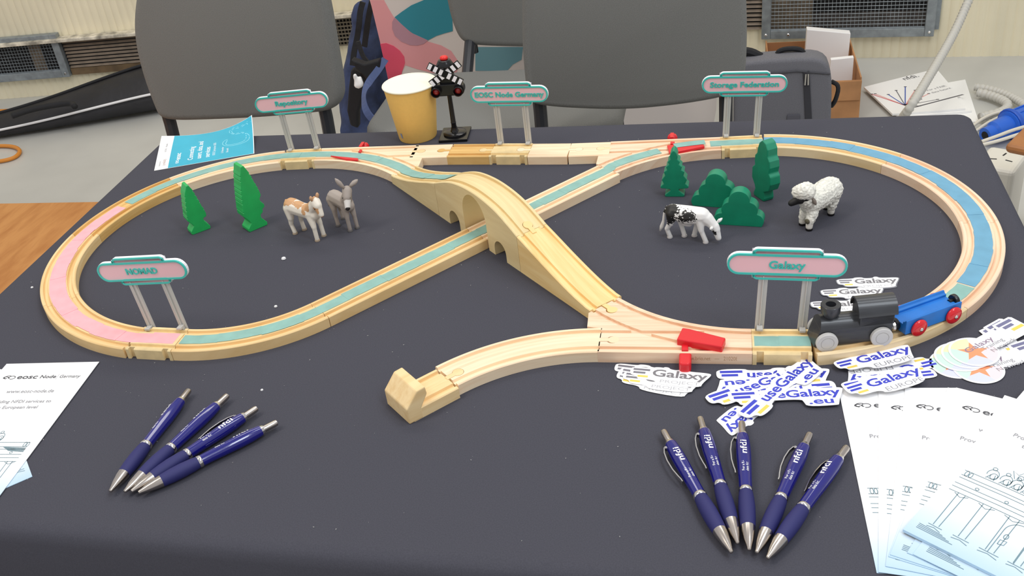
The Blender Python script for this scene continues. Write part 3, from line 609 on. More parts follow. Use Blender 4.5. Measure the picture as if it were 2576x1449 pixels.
tD = track('straight_track', line_frames(*seg(4)), WOODS[0], 'short cream straight track in the back row, touching the right switch', 'short tracks of the back row', sec=lambda i: plain(), sockets=[(*ROW[4], 0, hd(4), 0), (*ROW[5], 0, hd(4) + 180, 0)])
# printed station tracks that carry the signs, notched where the posts clip in
def station(p, q, label, socket=None):
    a = math.degrees(math.atan2(q[1] - p[1], q[0] - p[0])); m_ = ((p[0] + q[0]) / 2, (p[1] + q[1]) / 2)
    cuts = [(box(sx * mm - .0032, sx * mm + .0032, sy * .0166 - .0001 if sy > 0 else -.03, .03 if sy > 0 else -.0166, -.003, .03), m_[0], m_[1], a) for sx in (-19.5, 19.5) for sy in (-1, 1)]
    o = track('station_track', line_frames(p, q), PRINT, label, 'printed station tracks', sec=lambda i: grooved(12.4, 0, 20.4), cuts=cuts, sockets=socket or ())
    return o, m_, a
ST = [station((-602.6, 783.0), (-549.8, 780.2), 'printed track piece with notches under the front left station sign'),
      station((-603.7, 1220.1), (-552.1, 1222.5), 'printed track piece with notches under the back left station sign'),
      station(ROW[2], ROW[3], 'printed track piece with notches under the middle station sign', [(*ROW[3], 0, hd(2) + 180, 0)]),
      station((-1.8, 1223.6), (51.5, 1226.5), 'printed track piece with notches under the back right station sign'),
      station((27.3, 789.8), (80.4, 790.2), 'printed track piece with notches in front of the black engine')]
bpy.context.view_layer.update()
peg(tB, *ROW[1], hd(1) + 180, WOODS[4]); peg(ST[2][0], *ROW[2], hd(1) + 180, PRINT); peg(tC, *ROW[3], hd(2) + 180, WOODS[0], h_=12.4); peg(tC, *ROW[4], hd(4), WOODS[0])
# switches
def switch(name, label, org, head, mirror, m, sockets=(), arm=None, L=142.0, r_=203.0):
    s = -1 if mirror else 1
    out = [(0, -20), (L, -20), (L, 19), (L + 14, 21.5), (L + 15.2, 45.5), (129.6, 73.4)] + [(183 * math.sin(R(t)), 203 - 183 * math.cos(R(t))) for t in range(42, -1, -3)]
    o = mk(name, prism([(x * mm, s * y * mm) for x, y in out], 0, .012), m)
    bpy.context.view_layer.update()
    cs = [cutter(box(-.001, .165, s * yy * mm - .0025, s * yy * mm + .0025, .0091, .02)) for yy in (-13.2, 13.2)]
    for rr in (r_ - 13.2, r_ + 13.2):
        fr = [(rr * math.sin(R(t)) * mm, s * (r_ - rr * math.cos(R(t))) * mm, s * R(t), 0) for t in [-1 + 47 * i / 30 for i in range(31)]]
        cs.append(cutter(sweep(fr, lambda i: [(-.0025, .0092), (-.0025, .02), (.0025, .02), (.0025, .0092)])))
    cs += [cutter(prism(keyhole(.42), -.002, .02), TR(x * mm, s * y * mm, 0, s * R(a))) for x, y, a in sockets]
    boolean(o, cs)
    b_ = o.modifiers.new('bevel', 'BEVEL'); b_.width = .0005; b_.segments = 2; b_.limit_method = 'ANGLE'; b_.angle_limit = R(60)
    uv = o.data.uv_layers.active or o.data.uv_layers.new(name='UVMap')
    for l in o.data.loops:
        c = o.data.vertices[l.vertex_index].co; uv.data[l.index].uv = (c.x, c.y + c.z * .6)
    o.location = (org[0] * mm, org[1] * mm, ZT); o.rotation_euler = (0, 0, R(head)); tag(o, label, 'toy track', 'wooden railway switches')
    bpy.context.view_layer.update()
    return o
def world_child(name, vf, m, par, **k):
    o = mk(name, vf, m, par, **k); o.matrix_parent_inverse = par.matrix_world.inverted(); return o
swF = switch('switch_track', 'wooden switch track at the front with a large red lever', (27.3, 789.9), 180.2, True, WOODS[2], sockets=[(142, 0, 180), (143.5, 59.5, 225)])
swR = switch('switch_track', 'wooden switch track at the back right, behind the dark pine tree', (-1.8, 1223.6), 182, False, WOODS[2])
swL = switch('switch_track', 'wooden switch track at the back left, in front of the paper cup', (-552.1, 1222.5), 0.8, True, WOODS[0])
peg(swL, *ROW[0], hd(0), WOODS[3]); peg(swR, *ROW[5], hd(4) + 180, WOODS[3]); peg(sd, *FL, 0.5, WOODS[0])
REDM = RED
arm = [(-0.0367, 0.8019), (-0.0303, 0.8003), (0.0037, 0.7859), (0.0003, 0.7716), (-0.0206, 0.7771), (-0.0413, 0.7825)]
a_ = world_child('lever_arm', prism(arm, ZT + .0105, ZT + .0185), REDM, swF, bevel=.0012)
pin = [(-0.0366, 0.7883), (-0.0312, 0.7884), (-0.0303, 0.7723), (-0.0364, 0.7722)]
world_child('lever_pin', prism(pin, ZT + .0118, ZT + .0138), REDM, swF, bevel=.0006)
q0, q1, q2 = (-0.0385, 0.7571), (-0.0274, 0.7574), (-0.0336, 0.7737)
kx = (q0[0] + q1[0]) / 2; ky = q0[1]; kw = (q1[0] - q0[0]) / 2
world_child('lever_knob', prism([(kx - kw, ky - .001), (kx - kw * .6, ky - .004), (kx + kw * .6, ky - .004), (kx + kw, ky - .001), (kx + kw, ky + .013), (kx + kw * .55, ky + .019), (kx - kw * .55, ky + .019), (kx - kw, ky + .013)], ZT + .0005, ZT + .0118), REDM, swF, bevel=.0022, seg=3)
world_child('knob_stem', box(kx - .0025, kx + .0025, ky + .015, ky + .026, ZT + .004, ZT + .008), REDM, swF)
for sw, (u, v, dx) in ((swL, (-0.4957, 1.2532, -0.003)), (swR, (-0.0648, 1.2542, 0.0))):
    world_child('lever_knob', tf(lathe([(.002, 0), (.0062, .0012), (.0068, .006), (.005, .0095), (.001, .0105)], 16), TR(u, v + .006, ZT)), REDM, sw, autosmooth=50)
    world_child('knob_stem', box(u - .0022, u + .0022, v - .010, v + .004, ZT + .0115, ZT + .0135), REDM, sw)
world_child('lever_pin', prism([(-0.4925, 1.2233), (-0.4923, 1.2312), (-0.4886, 1.2296), (-0.4885, 1.2211)], ZT + .0119, ZT + .0145), REDM, swL, bevel=.0005)
world_child('lever_arm', prism([(-0.53, 1.2136), (-0.5157, 1.2099), (-0.4862, 1.2028), (-0.4848, 1.197), (-0.5027, 1.2003), (-0.5153, 1.206)], ZT + .0119, ZT + .0142), REDM, swL, bevel=.0005)
world_child('lever_arm', prism([(-0.0697, 1.2154), (-0.0259, 1.2239), (-0.0218, 1.2091), (-0.0533, 1.1964), (-0.0656, 1.1944)], ZT + .0119, ZT + .0155), REDM, swR, bevel=.0008)
world_child('lever_pin', prism([(-0.0658, 1.2255), (-0.0602, 1.2251), (-0.06, 1.2185), (-0.0655, 1.2189)], ZT + .0119, ZT + .0160), REDM, swR, bevel=.0005)
# engraved lettering on the front switch
lettering('www.brio.net   —   210208', .0062, mat('burnt lettering', (196, 150, 108), .8), swF, swF.matrix_world.inverted() @ (Matrix.Translation((-.0345, .7696, ZT + .0042)) @ Matrix.Rotation(R(.3), 4, 'Z') @ Matrix.Rotation(R(90), 4, 'X')), width=.049)
# ------------------------------------------------------------ bridge: two ramps and an arched middle
BD = Vector((-124, 131.1)).normalized(); BH = math.degrees(math.atan2(BD.y, BD.x))
B0 = Vector((-216.2, 931.1)) + Vector((BD.y, -BD.x)) * 20      # centre line at s = 0 (front joint)
def bz(s):                                    # height of the running surface along the bridge, s in mm
    T_ = [(-130, 12), (-118, 12.2), (-100, 15.2), (-80, 20.0), (-60, 25.8), (-40, 32), (-20, 38.8), (0, 45), (15, 51.5), (38, 60), (57, 64), (76, 66), (90, 66.6), (104, 66), (123, 64), (142, 60), (165, 51.5), (180, 45), (200, 38.8), (220, 32), (240, 25.8), (260, 20), (280, 15.2), (298, 12.2), (310, 12)]
    for (a, b), (c, d) in zip(T_, T_[1:]):
        if a <= s <= c: return b + (d - b) * (s - a) / (c - a)
    return 12
def bridge_part(name, label, s0_, s1_, m, cuts=(), sockets=()):
    n = int((s1_ - s0_) / 4) + 1; ss = [s0_ + .25 + (s1_ - s0_ - .5) * i / n for i in range(n + 1)]
    sm = lambda s: sum(bz(s + k) for k in (-9, -4.5, 0, 4.5, 9)) / 5 if s0_ + 9 < s < s1_ - 9 else bz(s)
    sc = (s0_ + s1_) / 2; c = B0 + BD * sc
    fr = [((s - sc) * mm, 0, 0, s * mm) for s in ss]
    o = mk(name, sweep(fr, lambda i: grooved(sm(ss[i]))), m)
    cs = [cutter(upright([((x - sc) * mm, z * mm) for x, z in pl], -.03, .03)) for pl in cuts]
    cs += [cutter(prism(keyhole(.42), -.004, .02), TR((s - sc) * mm, 0, z * mm, R(a), 0, R(tilt))) for s, z, a, tilt in sockets]
    if cs: boolean(o, cs)
    o.location = (c.x * mm, c.y * mm, ZT); o.rotation_euler = (0, 0, R(BH)); bpy.context.view_layer.update()
    return tag(o, label, 'toy bridge', None)
def arch(x0, x1, ztop, zs, n=14):
    cxa = (x0 + x1) / 2; a = (x1 - x0) / 2
    return [(x0, -2), (x1, -2)] + [(cxa + a * math.cos(math.pi * i / n), zs + (ztop - zs) * math.sin(math.pi * i / n)) for i in range(n + 1)]
BW = [wood('bridge maple', (238, 216, 164), (226, 200, 146), sc=(7, 60, 1)), wood('bridge ramp front', (250, 220, 158), (238, 200, 132), sc=(7, 90, 1)), WOODS[1]]
rf = bridge_part('bridge_ramp', 'front wooden bridge ramp descending to the front switch', -127, 0, BW[1])
br = bridge_part('arched_bridge', 'arched middle piece of the wooden bridge over the diagonal track', 0, 180, BW[0], [arch(64.5, 115.5, 61.0, 33), arch(27.5, 51.5, 21.6, 9), arch(128.5, 152.5, 21.6, 9)], [(0, 45 - 11.7, 0, -21)])
rb = bridge_part('bridge_ramp', 'back wooden bridge ramp with green tape, descending to the left switch', 180, 305, BW[0])
bpy.context.view_layer.update()
mk('peg', prism(keyhole(0), .004, .0121), BW[1], rf, M=TR(63.3 * mm, 0, (45 - 11.7) * mm, 0, 0, R(-21)))
peg(rf, FB[0], FB[1], -45.5, BW[1])
# ------------------------------------------------------------ buffer stop
bu = thing('buffer_stop', 'wooden buffer stop block at the end of the siding', 'toy track', (SJ[0] * mm, SJ[1] * mm, ZT), R(226))
BUFW = wood('buffer beech', (246, 218, 166), (236, 202, 146), 'Object', (10, 120, 120))
mk('track_base', sweep([(.0003, 0, 0, 0), (.050, 0, 0, .05)], lambda i: grooved(11.6)), BUFW, bu)
BP = [(.0555, 0), (.0556, .0168), (.0425, .0312), (.0335, .0316), (.0325, .0235), (.0405, .0115), (.0405, 0)]
mk('stop_block', upright(BP, -.0203, .0203), BUFW, bu, bevel=.0012)
mk('peg', prism(keyhole(0), .0002, .0121), BUFW, bu, M=TR(0, 0, 0, R(180)))

# ------------------------------------------------------------ coloured tape stuck along the tracks
def arc_pts(c, r_, a0, a1, step=4.0):
    n = max(2, int(abs(R(a1 - a0)) * r_ / step)); return [(c[0] + r_ * math.cos(R(a0 + (a1 - a0) * i / n)), c[1] + r_ * math.sin(R(a0 + (a1 - a0) * i / n)), 12.15) for i in range(n + 1)]
def line_pts(p, q, z=12.15, step=6.0):
    n = max(2, int(math.dist(p, q) / step)); return [(p[0] + (q[0] - p[0]) * i / n, p[1] + (q[1] - p[1]) * i / n, z) for i in range(n + 1)]
def tape(name, pts, m, label, plen=34.0, w=8.6, seed=1):
    rnd = random.Random(seed); t = thing(name, label, 'tape', (pts[0][0] * mm, pts[0][1] * mm, ZT)); ox, oy = pts[0][0], pts[0][1]
    d = [0]
    for a, b in zip(pts, pts[1:]): d.append(d[-1] + math.dist(a, b))
    def at(s):
        s = max(0, min(d[-1], s)); i = max(0, min(len(d) - 2, next((k for k in range(len(d)) if d[k] >= s), len(d) - 1) - 1)); f_ = (s - d[i]) / max(1e-6, d[i + 1] - d[i])
        return Vector([x + (y - x) * f_ for x, y in zip(pts[i], pts[i + 1])])
    s = 0.0; k = 0
    while s < d[-1] - 2:
        L = min(plen * rnd.uniform(.75, 1.25), d[-1] - s); 
        if d[-1] - s - L < 8: L = d[-1] - s
        n = max(2, int(L / 5)); V, Fc = [], []; off = rnd.uniform(-.7, .7); zz = .05 + .13 * (k % 3); ww = w + rnd.uniform(-.5, .6)
        for i in range(n + 1):
            ss = s - (1.5 if k else 0) + (L + (1.5 if k else 0)) * i / n; a = at(ss); b = at(ss + 2) - at(ss - 2); nn = Vector((-b.y, b.x, 0)).normalized()
            e = rnd.uniform(-.25, .25)
            for q in (a + nn * (ww + off + e), a - nn * (ww - off + e)):
                for h_ in (0, .22): V.append(((q.x - ox) * mm, (q.y - oy) * mm, (q.z + zz + h_) * mm))
        for i in range(n):
            j = 4 * i; Fc += [[j + 1, j + 5, j + 7, j + 3], [j, j + 2, j + 6, j + 4], [j, j + 4, j + 5, j + 1], [j + 2, j + 3, j + 7, j + 6]]
        Fc += [[0, 1, 3, 2], [4 * n, 4 * n + 2, 4 * n + 3, 4 * n + 1]]
        mk('tape_piece', (V, Fc), m, t); s += L; k += 1
    return t
TT = mat('green-blue paper tape', (142, 186, 176), .7, noise=(70, .05)); TB = mat('sky blue paper tape', (112, 168, 196), .7, noise=(70, .04)); TP = mat('pink paper tape', (254, 182, 188), .7, noise=(70, .04))
tape('pink_tape', arc_pts(CL, RL, 160.5, 260.6) + line_pts((-602, 783.2), (-554, 780.8))[1:], TP, 'pink tape along the tracks at the left end of the left loop', 30, 8.8, 2)
# switch branch curves, from the single end outwards
def branch(org, head, mirror, n=24):
    s = -1 if mirror else 1; out = []
    for i in range(n + 1):
        t = R(45 * i / n); x, y = 203 * math.sin(t), s * (203 - 203 * math.cos(t)); c_, s_ = math.cos(R(head)), math.sin(R(head))
        out.append((org[0] + c_ * x - s_ * y, org[1] + s_ * x + c_ * y, 12.15))
    return out
bR = branch((-1.8, 1223.6), 182, False); bL = branch((-552.1, 1222.5), .8, True)
tape('green_tape', arc_pts(cN, rN, n0 + .8, n1) + line_pts(DF, DB)[1:] + bR[::-1][1:13], TT, 'pale green-blue tape along the diagonal tracks from the front left to the back right switch', 46, 7.6, 3)
tape('green_tape', [(x, y, z + 3.5) for x, y, z in bR[9:2:-1]], TT, 'short pale green-blue tape on the red lever of the back right switch', 60, 6.5, 4)
tape('green_tape', bR[2::-1] + line_pts((-1.8, 1223.6), (51, 1226.3))[1:], TT, 'short pale green-blue tape under the back right station sign', 50, 7.6, 5)
tape('blue_tape', arc_pts(CR, RR, 88.4, -33), TB, 'sky blue tape around the right loop of tracks', 36, 8.6, 6)
tape('green_tape', arc_pts(CR, RR, -33.5, -48), TT, 'short green-blue tape just behind the blue wagon', 40, 8.6, 8)
tape('green_tape', line_pts((29.5, 789.9), (80, 790.2)), TT, 'short green-blue tape in front of the black engine', 24, 8.2, 9)
tape('green_tape', arc_pts(CL, RL, 157.5, 99.5) + line_pts((-603.7, 1220.1), (-552.1, 1222.5))[1:] + bL[1:] +
     [((B0 + BD * s).x, (B0 + BD * s).y, bz(s) + .6) for s in range(302, 168, -6)], TT, 'pale green-blue tape from the left loop up the back bridge ramp', 44, 7.8, 7)

# ------------------------------------------------------------ station signs
def ring_prism(o_, i_, z0, z1):
    n = len(o_); V = [(x, y, z0) for x, y in o_] + [(x, y, z0) for x, y in i_] + [(x, y, z1) for x, y in o_] + [(x, y, z1) for x, y in i_]; Fc = []
    for k in range(n):
        l = (k + 1) % n; Fc += [[2 * n + k, 2 * n + l, 3 * n + l, 3 * n + k], [k, n + k, n + l, l], [k, l, 2 * n + l, 2 * n + k], [n + k, 3 * n + k, 3 * n + l, n + l]]
    return V, Fc
def sign(st, text, label, lean, tw, size):
    (o, m_, a) = st
    t = thing('station_sign', label, 'sign', (m_[0] * mm, m_[1] * mm, ZT), R(a), 'pink and teal station signs')
    t.rotation_euler = (0, 0, R(a))
    far = .0212; Ml = TR(0, 0, 0, 0, 0, R(lean))
    for sx in (-.0195, .0195):
        p_ = join(box(sx - .0042, sx + .0042, far, far + .0028, .0003, .070), box(sx - .0006, sx + .0006, far - .0016, far, .0125, .070))
        mk('post', (p_[0], p_[1]), CLEAR, t, M=Ml, bevel=.0004)
        mk('post_clip', join(box(sx - .0028, sx + .0028, far - .0075, far, .0125, .0150), box(sx - .0028, sx + .0028, far - .004, far, .002, .0125))[:2], CLEAR, t, M=Ml, bevel=.0004)
    # board drawn in x,y then stood upright, facing -y
    B = Ml @ TR(.000, far - .0005, .0825, 0, R(90))
    main, tabT, tabB = (-.053, .053, -.0112, .0112, .0110), (-.0310, .0310, .0085, .0162, .0050), (-.0300, .0300, -.0162, -.0085, .0050)
    def inset(q, d): return (q[0] + d, q[1] - d, q[2] + d, q[3] - d, max(.0008, q[4] - d))
    bd = mk('board', join(*[prism(rrect(*q), -.0035, 0) for q in (main, tabT, tabB)])[:2], PWHITE, t, M=B, bevel=.0004)
    for q in (tabT, tabB, main):
        top = .0008 if q is main else .0005
        mk('panel', prism(rrect(*inset(q, .0012)), 0, top - .0002), PINK, bd)
        mk('rim', ring_prism(rrect(*inset(q, .0003)), rrect(*inset(q, .0021)), 0, top + .0008), TEAL, bd)
    lettering(text, size, TEAL, bd, TR(0, -size * .33, .0006), extrude=.0009, offset=.00022, align='CENTER', width=tw)
sign(ST[0], 'NOMAD', 'pink and teal station sign at the front left, beside the pink tape', -4.5, .037, .0098)
sign(ST[1], 'Repository', 'pink and teal station sign at the back left, above the blue flyer', -2.2, .047, .0098)
sign(ST[2], 'EOSC Node Germany', 'pink and teal station sign in the middle, right of the railway signal', 0, .094, .0098)
sign(ST[3], 'Storage Federation', 'pink and teal station sign at the back right, in front of the laptop bag', 2.6, .085, .0098)
sign(ST[4], 'Galaxy', 'pink and teal station sign at the front right, beside the black engine', 2.6, .032, .0112)

# ------------------------------------------------------------ wooden trees and bushes
LG = mat('light green lacquer', (38, 182, 92), .42, noise=(60, .05)); DG = mat('dark green lacquer', (12, 138, 102), .42, noise=(60, .06))
def plank(name, label, a, b, outline, thick, m, group, ch=0, bev=.0011):
    d = Vector((b[0] - a[0], b[1] - a[1])); o_ = chaikin(outline, ch) if ch else outline
    o = mk(name, upright([(x * mm, z * mm) for x, z in o_], 0, thick * mm), m, bevel=bev, seg=2)
    o.location = (a[0] * mm, a[1] * mm, ZT); o.rotation_euler = (0, 0, math.atan2(d.y, d.x))
    return tag(o, label, 'toy tree', group)
def notched(side, z0, z1, step, depth):
    """side: list of (x, z) from the top down; adds the sawn notches between z1 and z0"""
    out = []
    for (xa, za), (xb, zb) in zip(side, side[1:]):
        out.append((xa, za)); n = int(abs(za - zb) / step)
        if z0 < (za + zb) / 2 < z1:
            for i in range(1, n + 1):
                f_ = i / (n + 1); x, z = xa + (xb - xa) * f_, za + (zb - za) * f_; s = 1 if x > 0 else -1
                out += [(x + s * .5, z + 1.3), (x - s * depth, z), (x + s * .5, z - .6)]
    return out + [side[-1]]
def conifer(right, left, cx, **k):
    r_ = notched(right, **k); l_ = notched([(-x, z) for x, z in left] if left[0][0] >= 0 and len(left) and left is right else left, **k)
    return [(cx + x, z) for x, z in r_] + [(cx + x, z) for x, z in l_[::-1]]
r1 = [(1.2, 65), (3.0, 61), (9.4, 33), (12, 22), (11.6, 18), (7, 16.6), (7.0, 13), (12.6, 3.6), (12.4, .8), (11.4, 0)]
l1 = [(-1.8, 64.6), (-5.6, 57), (-11.5, 27), (-12.6, 20), (-9, 14.5), (-7.0, 11), (-12.2, 4.6), (-12.6, 1.2), (-11.4, 0)]
plank('pine_tree', 'smaller light green wooden pine tree, left of the taller one', (-650.6, 1020.3), (-634.4, 1036.2), conifer(r1, l1, 11.2, z0=21, z1=60, step=6.4, depth=.5), 16, LG, 'light green wooden pines')
r2 = [(2.0, 86), (4.6, 80), (10.0, 60), (13.4, 46), (13.8, 41.5), (11, 37), (11.2, 34), (14.8, 28.5), (14.8, 25), (11.4, 23), (10.8, 19), (7, 16.6), (6.8, 12.5), (12.6, 4.2), (12.6, .9), (11.6, 0)]
l2 = [(-2.0, 85.6), (-4.0, 79), (-8.2, 62), (-13.4, 33), (-14.4, 22), (-10, 15.6), (-7.6, 10.5), (-13.2, 4.4), (-13.4, 1.0), (-12, 0)]
plank('pine_tree', 'taller light green wooden pine tree with lumpy right edge', (-575.7, 1025.6), (-560.4, 1043.3), conifer(r2, l2, 12.4, z0=21, z1=80, step=6.8, depth=.5), 19, LG, 'light green wooden pines')
r3 = [(.8, 60.6), (3.4, 57.5), (4.6, 53.4), (4.0, 49.8), (7.4, 46.4), (5.6, 43.2), (9.4, 39.8), (8.3, 35.8), (12.2, 33.2), (10.8, 28.6), (15, 22.8), (12.6, 17.8), (16.8, 13.8), (16.2, 11.4), (5.4, 10.2), (5, 8.4), (11.8, 2.4), (11.4, .4), (10.6, 0)]
plank('pine_tree', 'dark green wooden pine tree with serrated edges', (-67.2, 1102.1), (-44.4, 1101.3), [(11.4 + x, z) for x, z in r3] + [(11.4 - x, z) for x, z in r3[::-1]], 15, DG, 'dark green wooden trees', bev=.0007)
T4 = [(-0.1, 0), (21.0, 0), (22.2, 4), (20.6, 12), (30.5, 17.5), (34.5, 27), (33.5, 36.5), (30.2, 40), (32.0, 47.2), (30.9, 55), (26.9, 59.6), (26.6, 68), (22, 74.5), (15.4, 76.4), (9.5, 71.5), (6.0, 63), (5.2, 57.2), (1.0, 53), (0.2, 45.4), (1, 40.5), (-4.4, 35.5), (-4.8, 22), (1.0, 14.6), (2.6, 10), (-0.6, 3.5)]
plank('broad_tree', 'dark green wooden broad tree with lobed edges', (36.7, 1103.8), (47.5, 1085.6), T4, 13.5, DG, 'dark green wooden trees')
def lobes(w, lob, n=110):                    # cloud outline: outer edge of overlapping discs (cx, cz, r), seen from a point low inside
    ox, oz = w / 2, 8.0; pts = []
    for k in range(n + 1):
        t = R(208 - 236 * k / n); dx, dz = math.cos(t), math.sin(t); best = 0
        for cx, cz, r_ in lob:
            fx, fz = cx - ox, cz - oz; b_ = fx * dx + fz * dz; q = r_ * r_ - (fx * fx + fz * fz - b_ * b_)
            if q > 0: best = max(best, b_ + math.sqrt(q))
        x, z = ox + best * dx, oz + best * dz
        if best > 5 and z > .2: pts.append((x, z))
    return [(pts[0][0], 0)] + pts + [(pts[-1][0], 0)]
LB = [(9.0, 6.0, 9.2), (19.0, 19.5, 10.4), (28.2, 32.0, 11.6), (38.2, 20, 10.6), (46.2, 6.5, 9.4)]
plank('bush', 'dark green wooden bush standing behind the other bush', (-35.4, 1079.0), (20.7, 1068.4), lobes(55, LB), 14, DG, 'dark green wooden bushes', bev=.0008)
plank('bush', 'dark green wooden bush in front, beside the head of the cow', (-9.3, 1033.3), (44.1, 1025.4), lobes(55, LB), 14, DG, 'dark green wooden bushes', bev=.0008)

# ------------------------------------------------------------ toy animals: x forward from between the hind feet, z up (millimetres)
def sc(segs): return [(tuple(c * mm for c in p), tuple(c * mm for c in q), a * mm, b * mm) for p, q, a, b in segs]
def figure(name, label, cat, org, head):
    return thing(name, label, cat, (org[0] * mm, org[1] * mm, ZT), R(head), 'toy farm animals')
def hoofs(t, feet, m, r_=2.9, h_=2.6):
    for x, y in feet: mk('hoof', tf(lathe([(r_ * 1.06 * mm, 0.0002), (r_ * 1.1 * mm, .0008), (r_ * .92 * mm, h_ * mm)], 12), TR(x * mm, y * mm, 0)), m, t, autosmooth=40)
def eyes(t, pts, m, r_=.75):
    for p in pts: mk('eye', tf(lathe([(.0001, -r_ * mm), (r_ * .8 * mm, -r_ * .5 * mm), (r_ * mm, 0), (r_ * .8 * mm, r_ * .5 * mm), (.0001, r_ * mm)], 8), Matrix.Translation([c * mm for c in p])), m, t, smooth=True)
def ear(t, base, tip, w, m, m_in=None):
    b, e = Vector(base) * mm, Vector(tip) * mm; d = e - b
    o = mk('ear', tube([b, b + d * .25, b + d * .55, b + d * .82, e], [w * .45 * mm, w * .8 * mm, w * mm, w * .7 * mm, w * .15 * mm], 8), m, t, smooth=True)
    return o
EYE = mat('black eye paint', (18, 16, 16), .25)
# donkey
DK = patched('donkey grey paint', (166, 155, 146), [((.043, -.0075, .0425), .0062, (226, 222, 216), 1.0), ((.0465, -.0105, .0375), .0034, (34, 30, 30), .4)], .6, bump=(700, .25, .0004))
d_ = figure('toy_donkey', 'grey toy donkey foal with tall ears', 'toy animal', (-463.5, 1048.3), -39.6)
body('body', sc([((-2, 0, 35), (12, 0, 35), 9.5, 8.8), ((12, 0, 35), (25, 0, 35), 8.8, 9.2), ((25, 0, 33), (30, 0, 33), 8.6, 7.4), ((26, 0, 38), (36, -1, 54), 7.6, 5.6),
  ((36, -1, 56), (40, -5, 50), 6.3, 5.2), ((39, -4, 51), (44.5, -9.5, 39), 5.2, 3.4), ((30, 0, 47), (37, -1, 61), 2, 2),
  ((-4, -4, 33), (2, -6, 22), 6.5, 4.0), ((2, -6, 22), (3.5, -7, 12), 3.8, 2.6), ((3.5, -7, 12), (5.7, -7.3, 2.4), 2.5, 2.6),
  ((-4, 4, 33), (-7, 6, 22), 6.5, 4.0), ((-7, 6, 22), (-8, 7, 12), 3.8, 2.6), ((-8, 7, 12), (-5.7, 7.3, 2.4), 2.5, 2.6),
  ((26, -4, 32), (29, -5, 18), 5.2, 3.0), ((29, -5, 18), (29.6, -4.9, 2.4), 2.7, 2.5), ((26, 4, 32), (29, 5, 18), 5.2, 3.0), ((29, 5, 18), (30, 5.2, 2.4), 2.7, 2.5)]), DK, d_)
ear(d_, (36, -4, 60), (32, -11, 75), 3.0, DK); ear(d_, (37, 3, 60), (41, 13.5, 66.5), 3.2, DK)
mk('tail', tube([(c[0] * mm, c[1] * mm, c[2] * mm) for c in ((-10, 0, 40), (-13.5, -1, 34), (-14.5, -2, 26), (-14, -2.5, 20))], [.0013, .0013, .0016, .0024], 8), DK, d_, smooth=True)
hoofs(d_, [(29.6, -4.9), (30, 5.2), (5.7, -7.3), (-5.7, 7.3)], mat('grey hoof', (112, 108, 106), .5))
eyes(d_, [(38.0, -9.8, 50.5), (44.2, -3.4, 50)], EYE)
# pony
PN = patched('pinto pony paint', (238, 230, 214), [((-.006, -.002, .050), .0125, (206, 158, 112), 1.3), ((.014, -.003, .0475), .0085, (206, 158, 112), 2.0), ((.029, -.004, .047), .009, (206, 158, 112), 1.5), ((.027, -.0115, .038), .0052, (206, 158, 112), 1.4), ((.040, 0, .057), .005, (206, 158, 112), .6), ((.048, -.0068, .043), .0048, (206, 158, 112), .8), ((.0525, -.002, .0335), .0030, (200, 150, 116), .4)], .5, 150, .008)
p_ = figure('toy_pony', 'white and tan pinto toy pony', 'toy animal', (-509.5, 1025.4), -26.6)
body('body', sc([((-3, 0, 36), (14, 0, 34.5), 10.2, 9.2), ((14, 0, 34.5), (31, 0, 35), 9.2, 9.6), ((31, 0, 33), (36, 0, 33), 8.8, 7.6), ((32, 0, 39), (43, 0, 50), 8.2, 6.4),
  ((43, 0, 51), (46.5, -1, 48), 6.6, 5.8), ((46, -1, 48), (51, -2, 37), 5.4, 3.6), ((33, 0, 46), (43, 0, 57), 2.2, 2.2),
  ((-5, -4, 34), (-3, -6, 22), 7, 4.4), ((-3, -6, 22), (-4.5, -6.5, 13), 3.8, 2.8), ((-4.5, -6.5, 13), (-1.6, -6.2, 2.6), 2.6, 2.9),
  ((-4, 4, 34), (2, 6, 22), 7, 4.4), ((2, 6, 22), (-.5, 6.4, 13), 3.8, 2.8), ((-.5, 6.4, 13), (1.8, 6.2, 2.6), 2.6, 2.9),
  ((32, -4, 32), (37, -6, 18), 5.6, 3.3), ((37, -6, 18), (37.8, -6.2, 2.6), 2.9, 2.8), ((32, 4, 32), (35, 6, 18), 5.6, 3.3), ((35, 6, 18), (36.4, 6.2, 2.6), 2.9, 2.8)]), PN, p_)
TAN = mat('tan ear paint', (200, 156, 118), .5)
ear(p_, (43, -4.2, 54), (43, -5.4, 61.5), 2.3, TAN); ear(p_, (44, 3.6, 55), (44.5, 4.6, 62), 2.3, TAN)
mk('tail', tube([(c[0] * mm, c[1] * mm, c[2] * mm) for c in ((-11, 0, 42), (-14.5, 0, 36), (-15, -.5, 26), (-13.5, -1, 15))], [.0015, .002, .0026, .0014], 8), PN, p_, smooth=True)
hoofs(p_, [(37.8, -6.2), (36.4, 6.2), (-1.6, -6.2), (1.8, 6.2)], mat('tan hoof', (178, 160, 138), .5), 3.1)
eyes(p_, [(46.6, -6.2, 45.5), (47.6, 4.4, 45.5)], EYE)
